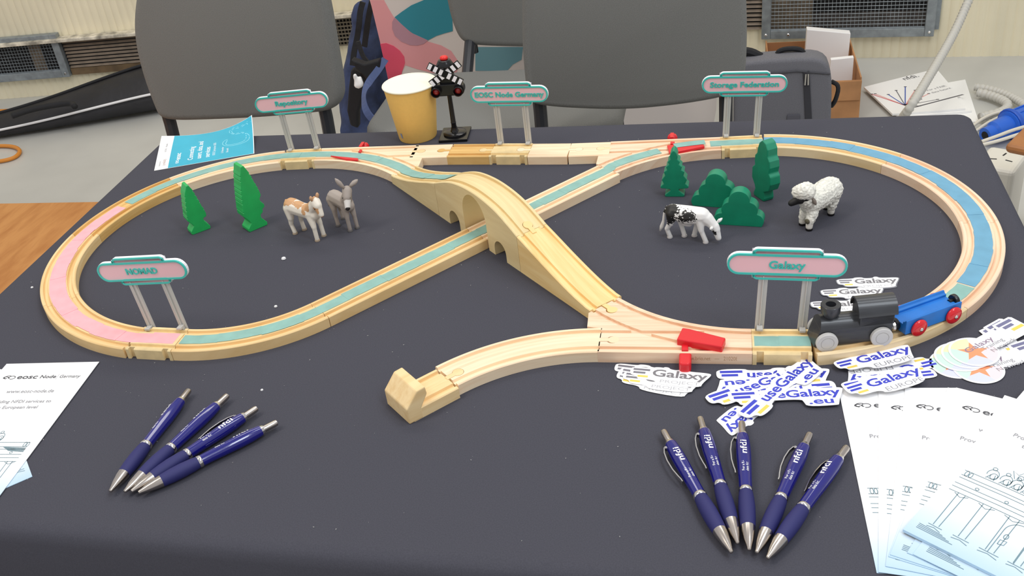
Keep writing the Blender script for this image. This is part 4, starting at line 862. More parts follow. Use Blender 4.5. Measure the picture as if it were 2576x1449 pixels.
# cow
CWM = patched('black and white cow paint', (242, 240, 236), [((-.0065, -.006, .036), .0105, (30, 29, 28), 3.0), ((-.006, -.008, .0265), .0065, (30, 29, 28), 2.2), ((.014, -.0115, .0335), .0075, (34, 32, 31), 3.0), ((.006, -.0125, .027), .0055, (34, 32, 31), 3.2), ((.020, -.011, .0325), .005, (36, 34, 33), 2.0), ((.0425, -.0072, .0135), .0034, (34, 32, 31), .8)], .45, 420, .008)
c_ = figure('toy_cow', 'black and white toy cow with its head down grazing', 'toy animal', (-49.2, 1005.2), -13.1)
body('body', sc([((-4, 0, 32), (12, 0, 29.5), 9.0, 11.0), ((12, 0, 29.5), (28, 0, 30.5), 11.0, 9.6), ((28, 0, 31), (34, -.5, 27), 9.0, 7.6), ((-6, 0, 38), (30, 0, 37.5), 2.8, 3.0), ((34, -.5, 28), (42.5, -1.5, 19.5), 7.4, 5.2),
  ((42.5, -1.5, 19.5), (44.5, -2.2, 16), 5.6, 5.0), ((44.5, -2.2, 16), (47.5, -3.4, 6.6), 4.6, 3.4), ((9, 0, 20), (14, 0, 19), 4.5, 4),
  ((-5, -4, 31), (-6, -5, 20), 6.5, 4.0), ((-6, -5, 20), (-10.5, -4.5, 12), 3.4, 2.8), ((-10.5, -4.5, 12), (-7.8, -3, 2.6), 2.6, 2.8),
  ((-3, 4, 31), (2, 5, 20), 6.5, 4.0), ((2, 5, 20), (4, 4.5, 12), 3.4, 2.8), ((4, 4.5, 12), (7.2, 3, 2.6), 2.6, 2.8),
  ((27, -4, 27), (29, -6, 15), 5.2, 3.4), ((29, -6, 15), (33.6, -5.8, 2.6), 3.0, 2.9), ((26, 4, 27), (21, 6, 15), 5.2, 3.4), ((21, 6, 15), (18.2, 5.8, 2.6), 3.0, 2.9)]), CWM, c_)
ear(c_, (43.5, 3.4, 21), (49, 9, 25), 2.0, CWM); ear(c_, (41.5, -5.8, 21), (40, -10.5, 20), 2.0, CWM); ear(c_, (44.5, 2, 22), (46.5, 3.5, 27), 1.0, CWM)
mk('tail', tube([(a * mm, b * mm, e * mm) for a, b, e in ((-11, 0, 38), (-14, -.3, 30), (-15.2, -.6, 20), (-17.4, -1, 12), (-19.2, -1.4, 6.5))], [.0014, .0014, .0014, .0022, .0010], 8), CWM, c_, smooth=True)
hoofs(c_, [(33.8, -5.8), (18, 5.8), (-7.6, -3), (7.4, 3)], mat('pale hoof', (206, 202, 200), .5), 3.0, 2.4)
eyes(c_, [(45.6, -6.8, 13.2), (48.2, 1.4, 13.4)], EYE)
# sheep
SHM = mat('sheep wool paint', (240, 238, 226), .7, noise=(380, .10), bump=(520, .7, .0010))
s_ = figure('toy_sheep', 'woolly white toy sheep with a black face', 'toy animal', (118.0, 1059.0), -127.9)
body('wool_body', sc([((0, 0, 28.5), (20, 0, 28.5), 15.0, 14), ((20, 0, 28.5), (36, 0, 27.5), 13.5, 12.6), ((37, 0, 28), (46, 0, 36), 11.5, 9.0), ((-3, 0, 31), (4, 0, 33), 11.5, 11.5),
  ((40, 5, 18), (45, 6, 11), 7.0, 5.2), ((36, -5, 18), (40, -6, 10), 7.0, 5.2), ((2, 6, 18), (3.5, 6, 11), 7.0, 5.6), ((-4, -6, 18), (-5, -6, 11), 7.0, 5.6)]), SHM, s_, .0009, 5, .0011)
LEG = mat('cream leg paint', (232, 228, 216), .6)
for (x, y), (tx, ty) in (((46.5, 6.3), (45, 6)), ((41.0, -6.3), (40, -6)), ((3.8, 6), (3.5, 6)), ((-5.4, -6), (-5, -6))):
    mk('leg', capsule((tx * mm, ty * mm, .013), (x * mm, y * mm, .0042), .0046, .0039), LEG, s_, smooth=True)
    mk('hoof', tf(lathe([(.0039, .0002), (.0041, .001), (.0032, .0032)], 10), TR(x * mm, y * mm, 0)), EYE, s_, autosmooth=40)
body('head', sc([((49, 0, 41), (53, -2, 39), 7.4, 6.0), ((53, -3, 38.5), (59, -9.5, 34), 5.2, 3.8)]), mat('black face paint', (24, 23, 24), .5), s_)
body('wool_cap', sc([((45, 0, 46), (50, -1, 47), 10.0, 9.8), ((49, 3, 46), (52, -5, 46), 8.0, 8.0)]), SHM, s_, .0009, 5, .0010)
ear(s_, (46, 8.0, 40.5), (45.0, 12.5, 32.5), 2.4, mat('taupe ear', (128, 116, 106), .6)); ear(s_, (50, -7, 40), (52, -12, 35), 2.4, mat('taupe ear', (128, 116, 106), .6))
mk('knee_patch', tf(lathe([(.0001, -.0012), (.0028, -.0008), (.0032, 0), (.0028, .0008), (.0001, .0012)], 10, 'x'), TR(.0508, .0062, .0125)), mat('olive patch', (96, 90, 70), .7), s_, smooth=True)

# ------------------------------------------------------------ engine and wagon
LOCO = mat('black lacquered wood', (54, 56, 60), .38, noise=(30, .15, (1, 8, 8)), coat=.2); WHL = mat('light grey plastic', (204, 202, 198), .42)
lo = thing('toy_engine', 'black wooden toy steam engine with grey wheels', 'toy train', (.0904, .7929, ZT), R(11.36))
prof = [(-11.2, 13.4), (-5.8, 31.4), (29.2, 31.4), (29.6, 41.2), (60, 41.2), (58.6, 13.4)]
mk('chassis', upright([(x * mm, z * mm) for x, z in prof], -.0115, .0115), LOCO, lo, bevel=.0006)
def arc_sec(hw, z0, zc, n=14):               # half-round cap: from (-hw, z0) over (0, zc)
    h_ = zc - z0; r_ = (hw * hw + h_ * h_) / (2 * h_); a = math.asin(min(1, hw / r_)); cz = zc - r_
    return [(r_ * math.sin(-a + 2 * a * i / n), cz + r_ * math.cos(-a + 2 * a * i / n)) for i in range(n + 1)]
def cap_x(x0, x1, sec, slant=0.0, zref=0):
    n = len(sec); V = [((x0 + slant * (z - zref)) * mm, y * mm, z * mm) for y, z in sec] + [(x1 * mm, y * mm, z * mm) for y, z in sec]
    return V, [list(range(n)), list(range(n, 2 * n))[::-1]] + [[i, n + i, n + (i + 1) % n, (i + 1) % n] for i in range(n)]
mk('boiler', cap_x(-5.8, 30, arc_sec(11.5, 31.3, 39.0), .3, 31.3), LOCO, lo, autosmooth=30)
mk('cab', cap_x(29.6, 60, [(-11.5, 31.4)] + arc_sec(11.5, 41.2, 53.0) + [(11.5, 31.4)]), LOCO, lo, autosmooth=30)
ro = arc_sec(13.4, 41.6, 54.6); ri = arc_sec(12.2, 40.2, 52.8)
mk('cab_roof', cap_x(27.6, 62.4, ro + ri[::-1]), LOCO, lo, autosmooth=30)
mk('chimney', lathe([(.0052, .034), (.0054, .0385), (.0086, .0435), (.0090, .0512), (.0086, .0516), (.0046, .0516), (.0044, .0445), (.0002, .0445)], 28), LOCO, lo, M=TR(.0058, 0, -.0005), autosmooth=35)
for x in (0, .0491):
    for s in (-1, 1):
        w = mk('wheel', lathe([(.0090, 0), (.0099, .0004), (.0099, .0034), (.0092, .0041), (.0062, .0042), (.0060, .0037), (.0056, .0037), (.0054, .0042), (.0004, .0044)], 30, 'y'), WHL, lo, autosmooth=40)
        w.matrix_local = TR(x, s * .0118, .0190, math.pi if s > 0 else 0)
    mk('axle', lathe([(.0018, -.0118), (.0018, .0118)], 10, 'y'), CHROME, lo, M=TR(x, 0, .0190))
mk('coupling', lathe([(.0030, 0), (.0030, .004), (.0046, .0042), (.0046, .0066)], 18, 'x'), CHROME, lo, M=TR(.0588, 0, .0195), autosmooth=40)
BLW = mat('blue lacquered wood', (28, 122, 210), .42, noise=(50, .06)); REDW = mat('red lacquered wheel', (218, 24, 36), .22, coat=.4)
wg = thing('toy_wagon', 'blue wooden toy wagon with red wheels behind the engine', 'toy train', (.1611, .8128, ZT), R(32.1))
secw = [(-12.2, 13.6), (-12.2, 28.2), (-10.8, 28.6), (-9.4, 26.4), (-7.4, 25.6), (-7.4, 23.2), (7.4, 23.2), (7.4, 25.6), (9.4, 26.4), (10.8, 28.6), (12.2, 28.2), (12.2, 13.6)]
n_ = len(secw)
V = [(-.0048, y * mm, z * mm) for y, z in secw] + [(.0575, y * mm, z * mm) for y, z in secw]
wb = mk('wagon_body', (V, [list(range(n_)), list(range(n_, 2 * n_))[::-1]] + [[i, n_ + i, n_ + (i + 1) % n_, (i + 1) % n_] for i in range(n_)]), BLW, wg)
boolean(wb, [cutter(tf(lathe([(.0055, -.02), (.0055, .02)], 20), TR(-.0062, 0, .02))), cutter(tf(lathe([(.0055, -.02), (.0055, .02)], 20), TR(.0592, 0, .02)))])
bv = wb.modifiers.new('bevel', 'BEVEL'); bv.width = .0006; bv.segments = 2; bv.limit_method = 'ANGLE'; bv.angle_limit = R(35)
for x in (.0088, .0478):
    for s in (-1, 1):
        w = mk('wheel', lathe([(.0072, 0), (.0082, .0004), (.0086, .0016), (.0082, .0028), (.0064, .0040), (.0030, .0047), (.0004, .0048)], 30, 'y'), REDW, wg, smooth=True)
        w.matrix_local = TR(x, s * .0124, .0177, math.pi if s > 0 else 0)
        mk('axle_cap', lathe([(.0020, 0), (.0020, .0006), (.0012, .0013), (.0002, .0015)], 14, 'y'), CHROME, w, M=TR(0, -.0046, 0), smooth=True)
for x, s in ((-.0052, -1), (.0578, 1)):
    mk('coupling', lathe([(.0026, -.004), (.0026, 0), (.0056, .0002), (.0060, .001), (.0060, .0038), (.0054, .0044), (.0030, .0045), (.0028, .0040), (.0003, .0040)], 22, 'x'), BLACK, wg, M=TR(x if s > 0 else x, 0, .0196 if s < 0 else .0222, math.pi if s < 0 else 0), autosmooth=40)

# ------------------------------------------------------------ crossing signal and paper cup
BK2 = mat('glossy black plastic', (16, 16, 18), .22)
sg = thing('railway_signal', 'black toy level crossing signal with red lights and crossed boards', 'signal', (-.3725, 1.2985, ZT), R(4))
mk('base_plate', prism(rrect(-.0205, .0205, -.0225, .0225, .001, 2), .0002, .004), BK2, sg, bevel=.0006)
mk('base_disc', lathe([(.0165, .004), (.0165, .006), (.0145, .0075), (.0060, .0078), (.0050, .010), (.0044, .014)], 30), BK2, sg, autosmooth=40)
mk('pole', lathe([(.0040, .010), (.0036, .018), (.0036, .020), (.0040, .021), (.0036, .022), (.0031, .068)], 18), BK2, sg, autosmooth=40)
mk('mast', box(-.0105, .0105, -.004, .005, .066, .106), BK2, sg, bevel=.002)
mk('light_bar', upright(rrect(-.0235, .0235, .0635, .0805, .0075, 6), -.0085, .0045), BK2, sg, bevel=.0012)
for sx in (-.0155, .0155):
    h_ = mk('light_hood', lathe([(.0066, 0), (.0070, .0068), (.0060, .0070), (.0056, .0012), (.0002, .0010)], 22, 'y'), BK2, sg, M=TR(sx, -.0085, .0715), autosmooth=40)
    mk('lamp_lens', lathe([(.0053, .0012), (.0046, .0030), (.0024, .0042), (.0002, .0045)], 18, 'y'), mat('dark red lens', (150, 22, 26), .2, coat=.5), h_, smooth=True)
mk('top_housing', lathe([(.0070, .100), (.0095, .103), (.0115, .105), (.0115, .1075), (.0100, .110), (.0085, .113), (.0060, .114)], 24), BK2, sg, autosmooth=40)
mk('push_button', lathe([(.0055, .1138), (.0057, .1165), (.0044, .1182), (.0002, .1188)], 20), mat('red button', (226, 34, 30), .35), sg, smooth=True)
for a in (32, -32):
    b_ = mk('cross_board', box(-.0262, .0262, -.0012, .0012, -.0052, .0052), BK2, sg, M=TR(0, -.0066 - (.0008 if a > 0 else 0), .0955, 0, 0, R(a)), bevel=.0004)
    for k in (-3, -2, -1, 1, 2, 3):
        c = k * .0083 - (.0021 if k > 0 else -.0021)
        mk('white_stripe', box(c - .0024, c + .0024, -.0018, -.0011, -.0041, .0041), mat('white stripe', (242, 240, 244), .4), b_)
YEL = mat('ochre cup board', (244, 198, 108), .6, noise=(200, .012)); CUPI = mat('cup inside cream', (252, 248, 226), .5)
cu = thing('paper_cup', 'yellow ochre paper cup with a white rolled rim', 'cup', (-.4285, 1.3015, ZT), 0)
hC, rB, rT = .0800, .0268, .0372
mk('cup_wall', lathe([(rB, .0003), (rB + .0006, .002), (rT, hC)], 44), YEL, cu, smooth=False, autosmooth=60)
mk('cup_lining', lathe([(rT - .0004, hC + .0002), (rT - .0012, hC - .001), (rB + .0004, .008), (.0004, .0078)], 44), CUPI, cu, autosmooth=60)
mk('rim', tube([((rT + .0003) * math.cos(2 * math.pi * i / 44), (rT + .0003) * math.sin(2 * math.pi * i / 44), hC) for i in range(44)], .0015, 8, True), CUPI, cu, smooth=True)
pr = []
for i in range(7):
    a = R(232 + i * 2.2); 
    for z in (.0035, .0155): rr = rB + .0008 + (rT - rB) * z / hC; pr.append((rr * math.cos(a) * 1.004, rr * math.sin(a) * 1.004, z + (.004 if z < .01 else 0)))
mk('printed_mark', (pr, [[2 * i, 2 * i + 2, 2 * i + 3, 2 * i + 1] for i in range(3)]), mat('cup print grey blue', (150, 160, 184), .6), cu)

# ------------------------------------------------------------ flyers
def grad_mat(name, top, bottom, y0, y1):
    m = mat(name, top, .5); nt = m.node_tree; b = nt.nodes['Principled BSDF']
    tc = nt.nodes.new('ShaderNodeTexCoord'); sx = nt.nodes.new('ShaderNodeSeparateXYZ'); nt.links.new(tc.outputs['Object'], sx.inputs[0])
    mr = nt.nodes.new('ShaderNodeMapRange'); mr.inputs[1].default_value = y0; mr.inputs[2].default_value = y1; nt.links.new(sx.outputs['Y'], mr.inputs[0])
    mx = nt.nodes.new('ShaderNodeMix'); mx.data_type = 'RGBA'; mx.inputs['A'].default_value = lin(top); mx.inputs['B'].default_value = lin(bottom)
    nt.links.new(mr.outputs[0], mx.inputs['Factor']); nt.links.new(mx.outputs['Result'], b.inputs['Base Color'])
    return m
FLY = grad_mat('flyer print, white fading to light blue', (250, 250, 250), (186, 216, 238), -.150, -.212)
def ink(paths, w, z=.00005):
    V, Fc = [], []
    for pth in paths:
        P_ = [Vector((x * mm, y * mm)) for x, y in pth]
        k0 = len(V)
        for i, q in enumerate(P_):
            d = P_[min(i + 1, len(P_) - 1)] - P_[max(i - 1, 0)]; d = d.normalized() if d.length else Vector((1, 0)); n = Vector((-d.y, d.x)) * w * mm / 2
            V += [(q.x + n.x, q.y + n.y, z), (q.x - n.x, q.y - n.y, z)]
        for i in range(len(P_) - 1): k = k0 + 2 * i; Fc.append([k, k + 1, k + 3, k + 2])
    return V, Fc
def circ(x, y, rx, ry, a0=0, a1=360, n=14): return [(x + rx * math.cos(R(a0 + (a1 - a0) * i / n)), y + ry * math.sin(R(a0 + (a1 - a0) * i / n))) for i in range(n + 1)]
LOGO = [circ(13, -24.4, 2.6, 1.5, 40, 320), [(15, -23.4), (16.6, -24.6), (18, -25.8)], circ(20, -24.4, 3.6, 2.6, 215, -110), circ(15.6, -24.0, 4.2, 2.6, 250, 60)]
def gate():                                  # sketched gate with columns and a group of figures on top
    L = []
    for y in (-125, -131, -134.5, -141.5, -146, -151): L.append([(6, y), (40, y + .5), (96, y - .3)])
    for x in (9, 92): L += [circ(x, -128, 1.3, 3.2), circ(x + 3, -128, 1.2, 3.0)]
    for x in (22, 44, 66, 84): L.append(circ(x, -139.2, 1.3, 1.3))
    for x, w in ((16, 5.2), (35, 6), (55, 7), (74, 6), (90, 5)):
        L += [[(x - w / 2, -151), (x - w / 2 + .5, -192)], [(x + w / 2, -151), (x + w / 2 - .5, -192)], [(x - w, -152), (x, -155), (x + w, -152)], [(x - w, -193), (x + w, -193.5)], [(x - w, -196), (x, -195), (x + w, -197)]]
    L += [circ(63, -166, 9, 11, 180, 0), [(54, -166), (54, -193)], [(72, -166), (72, -193)], circ(58, -172, 1.5, 2.6), [(56, -182), (60, -181), (60.5, -176.5), (56, -177), (56, -182)]]
    for x in (24, 34, 42, 50, 60): L += [circ(x, -117, 4.2, 5.6, 200, -120), circ(x + 1.5, -119, 2.6, 3.6), circ(x - 1, -110.4, 1.6, 1.8), [(x - 3, -123.5), (x - 1, -118)], [(x + 3, -123.5), (x + 2, -117)]]
    L += [[(38, -112), (34, -104), (39, -106.5), (42, -100), (43, -106.5), (50, -105), (45, -110)], circ(41.5, -108.5, 2, 2.4)]
    for k in range(7): L.append([(72 + k * 1.2, -131.6 - k * .8), (96, -133 - k * .9)])
    for k in range(4): L.append([(6, -197 - k * 1.6), (24 + 3 * k, -198.4 - k * 1.3)])
    return L
GATE = ink(gate(), .55, .0002); LOGOV = ink(LOGO, .8, .0002)
def flyer(label, tl, up, z, group, thick=.0005, w=99, h_=210, parts=True):
    """top-left corner in mm, direction of the page's upward edge in degrees"""
    t = thing('flyer', label, 'flyer', (tl[0] * mm, tl[1] * mm, ZT + z * mm), R(up - 90), group)
    mk('sheet', box(0, w * mm, -h_ * mm, 0, 0, thick), FLY, t)
    T_ = TR(0, 0, thick)
    mk('line_drawing', GATE, INK_G, t, M=T_); mk('printed_logo', LOGOV, INK_D, t, M=T_)
    zz = thick + .0002
    lettering('eosc', .0098, INK_D, t, TR(.0258, -.0268, zz), width=.0225, offset=.00016); lettering('Node', .0074, INK_D, t, TR(.0515, -.0264, zz), width=.0175, offset=.0001)
    mk('printed_rule', box(.0708, .0710, -.0290, -.0200, zz, zz + .00005), INK_L, t)
    lettering('Germany', .0070, INK_D, t, TR(.0732, -.0264, zz), width=.0225 if w > 98 else .02)
    lettering('www.eosc-node.de', .0072, INK_L, t, TR(.0275, -.0500, zz), width=.052, offset=.00007)
    lettering('Providing NFDI services to', .0064, INK_L, t, TR(.0165, -.0660, zz), width=.068, offset=.00007); lettering('the European level', .0064, INK_L, t, TR(.0270, -.0750, zz), width=.048, offset=.00007)
    return t
GF = 'white flyers fanned out at the front right'
flyer('white flyer at the left edge of the right-hand fan, lowest of all', (100.3, 737), 92, .3, GF)
flyer('white flyer second from the left in the right-hand fan, showing only a narrow strip', (133.6, 736), 83.2, 1.0, GF)
flyer('white flyer third from the left in the right-hand fan', (156, 738.5), 78.5, 1.7, GF)
flyer('white flyer peeking out behind the top edge of the fourth in the fan', (190.6, 738.2), 69.5, 2.3, GF)
flyer('white flyer with its top edge and logo showing, fourth in the right-hand fan', (197.0, 737.5), 68.0, 2.9, GF)
flyer('white flyer showing a thin sliver beside the topmost one in the fan', (233.5, 727.6), 60.5, 3.6, GF)
flyer('white flyer lying directly under the topmost one, its corner showing below', (250.5, 717.5), 56.2, 4.3, GF)
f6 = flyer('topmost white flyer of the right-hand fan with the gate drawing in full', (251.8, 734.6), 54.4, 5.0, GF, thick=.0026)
mk('gap_shadow_slab', box(.0004, .0986, -.2097, -.0003, -.0001, .0004), mat('painted gap shadow', (70, 74, 92), .5), f6)  # dark slab painted in for the shadow gap under the lifted top flyer
flyer('white flyer at the far left edge, lying on another', (-737.0, 747.6), 93.6, 1.0, 'white flyers at the front left', w=105)
flyer('white flyer under the front left one, with only its blue corner showing', (-604.3 + 210 * math.cos(R(133)) + 99 * math.cos(R(223)), 585.3 + 210 * math.sin(R(133)) + 99 * math.sin(R(223))), 133, .2, 'white flyers at the front left')
flyer('white flyer at the upper left edge, behind the notch of its neighbour', (-826, 748), 84, .5, 'white flyers at the front left')
# blue flyer at the back left, its rear edge lifting over the table edge
cBL, cBR, cTL, cTR = Vector((-799, 1207, .3)), Vector((-664, 1256, .4)), Vector((-834, 1307, 10)), Vector((-701, 1350, 7))
bf = thing('flyer', 'turquoise blue flyer with white strip at the back left corner', 'flyer', (cBL.x * mm, cBL.y * mm, ZT))
def on_page(u, v, lift=0.0):                 # u along the reading direction (0..1), v down the page (0..1)
    q = cBL * (1 - u) * (1 - v) + cTL * u * (1 - v) + cBR * (1 - u) * v + cTR * u * v
    q.z += -6 * math.sin(math.pi * v) * u * u + 14 * v ** 4 * u * u + lift
    return ((q.x - cBL.x) * mm, (q.y - cBL.y) * mm, q.z * mm)
def page_patch(name, u0, u1, v0, v1, m, lift, n=16):
    V = [on_page(u0 + (u1 - u0) * i / n, v0 + (v1 - v0) * j / n, l) for l in (lift, lift + .12) for i in range(n + 1) for j in range(n + 1)]; Fc = []; w = n + 1; K = w * w
    for i in range(n):
        for j in range(n): a = i * w + j; Fc += [[K + a, K + a + 1, K + a + w + 1, K + a + w], [a, a + w, a + w + 1, a + 1]]
    e = [i for i in range(n)] ; rim = [j for j in range(w)] + [i * w + n for i in range(1, w)] + [n * w + j for j in range(n - 1, -1, -1)] + [i * w for i in range(n - 1, 0, -1)]
    Fc += [[rim[i], rim[(i + 1) % len(rim)], K + rim[(i + 1) % len(rim)], K + rim[i]] for i in range(len(rim))]
    return mk(name, (V, Fc), m, bf, smooth=False)
page_patch('sheet', 0, 1, 0, 1, WHITE, 0); page_patch('blue_print', .006, .994, .135, .992, mat('turquoise print', (52, 180, 208), .45, noise=(16, .05)), .13)
def page_text(s, size, u, v, m, lift=.3, width=None, offset=0.0):
    vf = text_vf(s, size, 0, offset); xs = [p[0] for p in vf[0]]; k = (width / (max(xs) - min(xs))) if width else 1
    mk('lettering', ([on_page(u + x * k / 105, v - y / 148, lift) for x, y, z in vf[0]], vf[1]), m, bf)
page_text('eosc', 11, .20, .245, INK_W, width=21, offset=.2); page_text('∞', 12, .09, .245, INK_W)
for k, s in enumerate(('Connecting', 'users, data, and', 'services')): page_text(s, 11, .13, .375 + .085 * k, INK_W, width=(44, 59, 34)[k], offset=.12)
page_text('EOSC Symposium 2025', 5.5, .16, .60, INK_W, width=42); page_text('3-5 November', 5, .18, .685, INK_W, width=20); page_text('Brussels', 5, .18, .735, INK_W, width=13)
page_text('funded by', 3.5, .1, .05, INK_L, width=14); page_text('EOSC  Node', 4, .5, .085, INK_L, width=26); page_text('(nfdi)', 6, .10, .10, mat('brown grey ink', (176, 150, 146), .7), width=18)
PL = [circ(.64, .80, .09, .07, 200, -20), circ(.64, .80, .06, .045, 200, -20)]
def page_line(pts, m, w=.9):
    V, Fc = [], []
    for i, (u, v) in enumerate(pts):
        a, b = pts[max(i - 1, 0)], pts[min(i + 1, len(pts) - 1)]; du, dv = (b[0] - a[0]) * 105, (b[1] - a[1]) * 148; L = math.hypot(du, dv) or 1
        for s in (-.5, .5): V.append(on_page(u - s * w * dv / L / 105, v + s * w * du / L / 148, .3))
    for i in range(len(pts) - 1): k = 2 * i; Fc.append([k, k + 1, k + 3, k + 2])
    return V, Fc
PLI = mat('pale turquoise line', (150, 224, 238), .5)
ll = []
for off in (0, .035):
    ll.append(page_line(chaikin([(.86 - off, .985 - off), (.93 - off, .93), (.86 - off, .86), (.94 - off, .78), (.84, .72 + off), (.70 + off * .5, .78), (.66 + off, .90), (.56, .96 - off), (.42 + off, .95 - off), (.36 + off, .86), (.36 + off, .74), (.44, .665 + off), (.56 - off, .675 + off), (.60 - off, .72)], 2, False), PLI))
vf = join(*ll); mk('line_drawing', (vf[0], vf[1]), PLI, bf)

# ------------------------------------------------------------ die-cut stickers
STK = mat('sticker vinyl white', (252, 252, 252), .45); VIN = mat('translucent sticker border', (118, 120, 130), .3)
KIND = {
 'use': dict(L=92, out=[(0, 8), (1, 16.5), (25, 16.5), (27, 14), (46, 14), (48, 17), (58, 17), (60, 14.5), (69, 14.5), (70, 17.5), (75, 17.5), (77, 14.5), (94, 14.5), (95, 11), (90, 0), (88, -7), (87, -8.5), (62, -8.5), (60.5, -2.5), (59, 1.6), (26, 1.6), (25, -2.6), (9, -2.6), (7.5, 3), (2, 3.6)],
   bars=[(3.5, 22.5, 11, 14.2), (4.6, 18.5, 6.2, 9.4)], yel=(10.5, 23, .2, 3.2), texts=[('useGalaxy', 13.2, 25.5, 4.4, 66, 'B', .34), ('.eu', 11, 64, -5.6, 20, 'B', .26)]),
 'project': dict(L=68, out=[(0, 9), (.5, 15.6), (19, 15.6), (21, 17.6), (29, 17.6), (31, 15.4), (41, 15.4), (42, 17.8), (46, 17.8), (48, 15), (68, 15), (69, 12), (63, 1), (62, -5.6), (25, -5.6), (23, -.4), (8, -.6), (6.5, 4), (1.5, 4.6)],
   bars=[(2.6, 17, 11, 13.6), (3.2, 13.6, 6.8, 9.4)], yel=(7.6, 16.5, 2, 4.6), texts=[('Galaxy', 13.4, 19.2, 5, 46.5, 'D', .3), ('PROJECT', 5.6, 27, -3, 33, 'L', -.02)]),
 'europe': dict(L=70, out=[(0, 9), (.5, 15.6), (19, 15.6), (21, 17.6), (29, 17.6), (31, 15.4), (41, 15.4), (42, 18), (46, 18), (48, 15.2), (69, 15.2), (70, 12), (66, 2), (64, -6.6), (28, -6.6), (25, -.4), (8, -.6), (6.5, 4), (1.5, 4.6)],
   bars=[(2.6, 16, 10.6, 13), (3.2, 13.2, 6.6, 9)], yel=(7.6, 16.5, 2, 4.4), texts=[('Galaxy', 13.4, 19.2, 5, 48.5, 'B', .3), ('EUROPE', 7.4, 29, -4.6, 34, 'G', -.06)])}
INKS = {'B': INK_B, 'D': mat('grey sticker ink', (124, 122, 126), .6), 'L': mat('pale sticker ink', (186, 186, 190), .6), 'G': mat('mid grey sticker ink', (150, 150, 156), .6)}
YG = mat('yellow fading bar', (240, 212, 96), .6); BARD = mat('grey bar ink', (124, 122, 130), .6)
def sticker(kind, label, a, b, z, group, border=False):
    """a, b: table points (m) of the left and right ends of the design's middle line"""
    K = KIND[kind]; d = Vector((b[0] - a[0], b[1] - a[1])); k = max(.88, min(1.12, d.length / mm / K['L'])); ang = math.atan2(d.y, d.x)
    o_ = Vector((a[0], a[1])) - Vector((-math.sin(ang), math.cos(ang))) * 8 * k * mm
    t = thing('sticker', label, 'sticker', (o_.x, o_.y, ZT + z * mm), ang, group)
    out = [(x * k * mm, y * k * mm) for x, y in chaikin(K['out'], 2)]
    if border:
        c = Vector((sum(p[0] for p in out) / len(out), sum(p[1] for p in out) / len(out)))
        mk('clear_border', prism([tuple(c + Vector(((p[0] - c.x) * 1.035, (p[1] - c.y) * 1.14))) for p in out], 0, .0002), VIN, t)
    mk('backing', prism(out, .0001 if border else 0, .0004), STK, t)
    zt = .00043
    for x0, x1, y0, y1 in K['bars']: mk('printed_bar', box(x0 * k * mm, x1 * k * mm, y0 * k * mm, y1 * k * mm, zt, zt + .00005), BARD if kind == 'project' else INK_B, t)
    x0, x1, y0, y1 = K['yel']; mk('printed_bar', box(x0 * k * mm, x1 * k * mm, y0 * k * mm, y1 * k * mm, zt, zt + .00005), YG, t)
    for s, sz, x, y, w, c, off in K['texts']: lettering(s, sz * k * mm, INKS[c], t, TR(x * k * mm, y * k * mm, zt + .00003), width=w * k * mm, offset=off * mm)
    return t
GU = 'blue-lettered stickers in the middle pile'
U = [((0.0637, 0.7507), (0.0059, 0.6749)), ((-0.005, 0.7508), (0.0924, 0.7577)), ((0.0894, 0.7471), (0.0008, 0.7281)), ((0.0983, 0.7407), (-0.012, 0.7233)), ((-0.0119, 0.7116), (0.0745, 0.7615)), ((0.0056, 0.7161), (0.1009, 0.7283)), ((0.0189, 0.6903), (0.0782, 0.7727))]
for (a, b), z, lab in zip(U, (.3, .8, 1.3, 1.8, 2.3, 2.9, 3.5), ('upside-down blue-lettered sticker pointing to the front left, at the bottom of the middle pile', 'blue-lettered sticker along the back of the middle pile with both bars showing at left', 'upside-down blue-lettered sticker in the middle pile, mostly covered', 'upside-down blue-lettered sticker with its tip at the left end of the middle pile', 'blue-lettered sticker tilting up across the middle pile, bars at its left end', 'level blue-lettered sticker reaching the white flyers on the right of the middle pile', 'topmost blue-lettered sticker lying diagonally over the middle pile')):
    sticker('use', lab, a, b, z, GU)
GP = 'grey-lettered stickers left of the red lever knob'
pp = [((-0.0987, 0.76), (-0.026, 0.7478)), ((-0.0956, 0.7486), (-0.0234, 0.7303)), ((-0.0936, 0.7525), (-0.0213, 0.7362)), ((-0.0896, 0.7458), (-0.0186, 0.7363)), ((-0.0834, 0.7523), (-0.0107, 0.7442))]
for (a, b), z, lab in zip(pp, (.3, .8, 1.3, 1.8, 2.3), ('grey-lettered sticker furthest to the left at the bottom of the front pile', 'grey-lettered sticker second from the bottom of the front pile', 'grey-lettered sticker in the middle of the front pile, its bars showing', 'grey-lettered sticker just under the top one of the front pile', 'topmost grey-lettered sticker of the front pile, left of the blue ones')):
    sticker('project', lab, a, b, z, GP)
GE = 'blue-lettered stickers beside the engine track'
ee = [((0.1884, 0.7801), (0.1168, 0.7494)), ((0.1845, 0.763), (0.1022, 0.7463)), ((0.1039, 0.7319), (0.1696, 0.7574)), ((0.1005, 0.7618), (0.1689, 0.791)), ((0.1062, 0.7253), (0.1724, 0.7588))]
for (a, b), z, lab in zip(ee, (.3, .9, 4.2, 4.8, 5.4), ('upside-down blue-lettered sticker, its bars at the far right of the right pile', 'second upside-down blue-lettered sticker, lower in the right pile', 'blue-lettered sticker between the two readable ones of the right pile', 'blue-lettered sticker at the back of the right pile, nearest the engine track', 'topmost blue-lettered sticker of the right pile, overlapping the white flyers')):
    sticker('europe', lab, a, b, z, GE)
GB = 'grey-lettered stickers behind the engine'
gg = [((0.086, 0.8656), (0.1357, 0.8688)), ((0.1146, 0.9085), (0.1655, 0.9123)), ((0.0975, 0.8878), (0.148, 0.8924))]
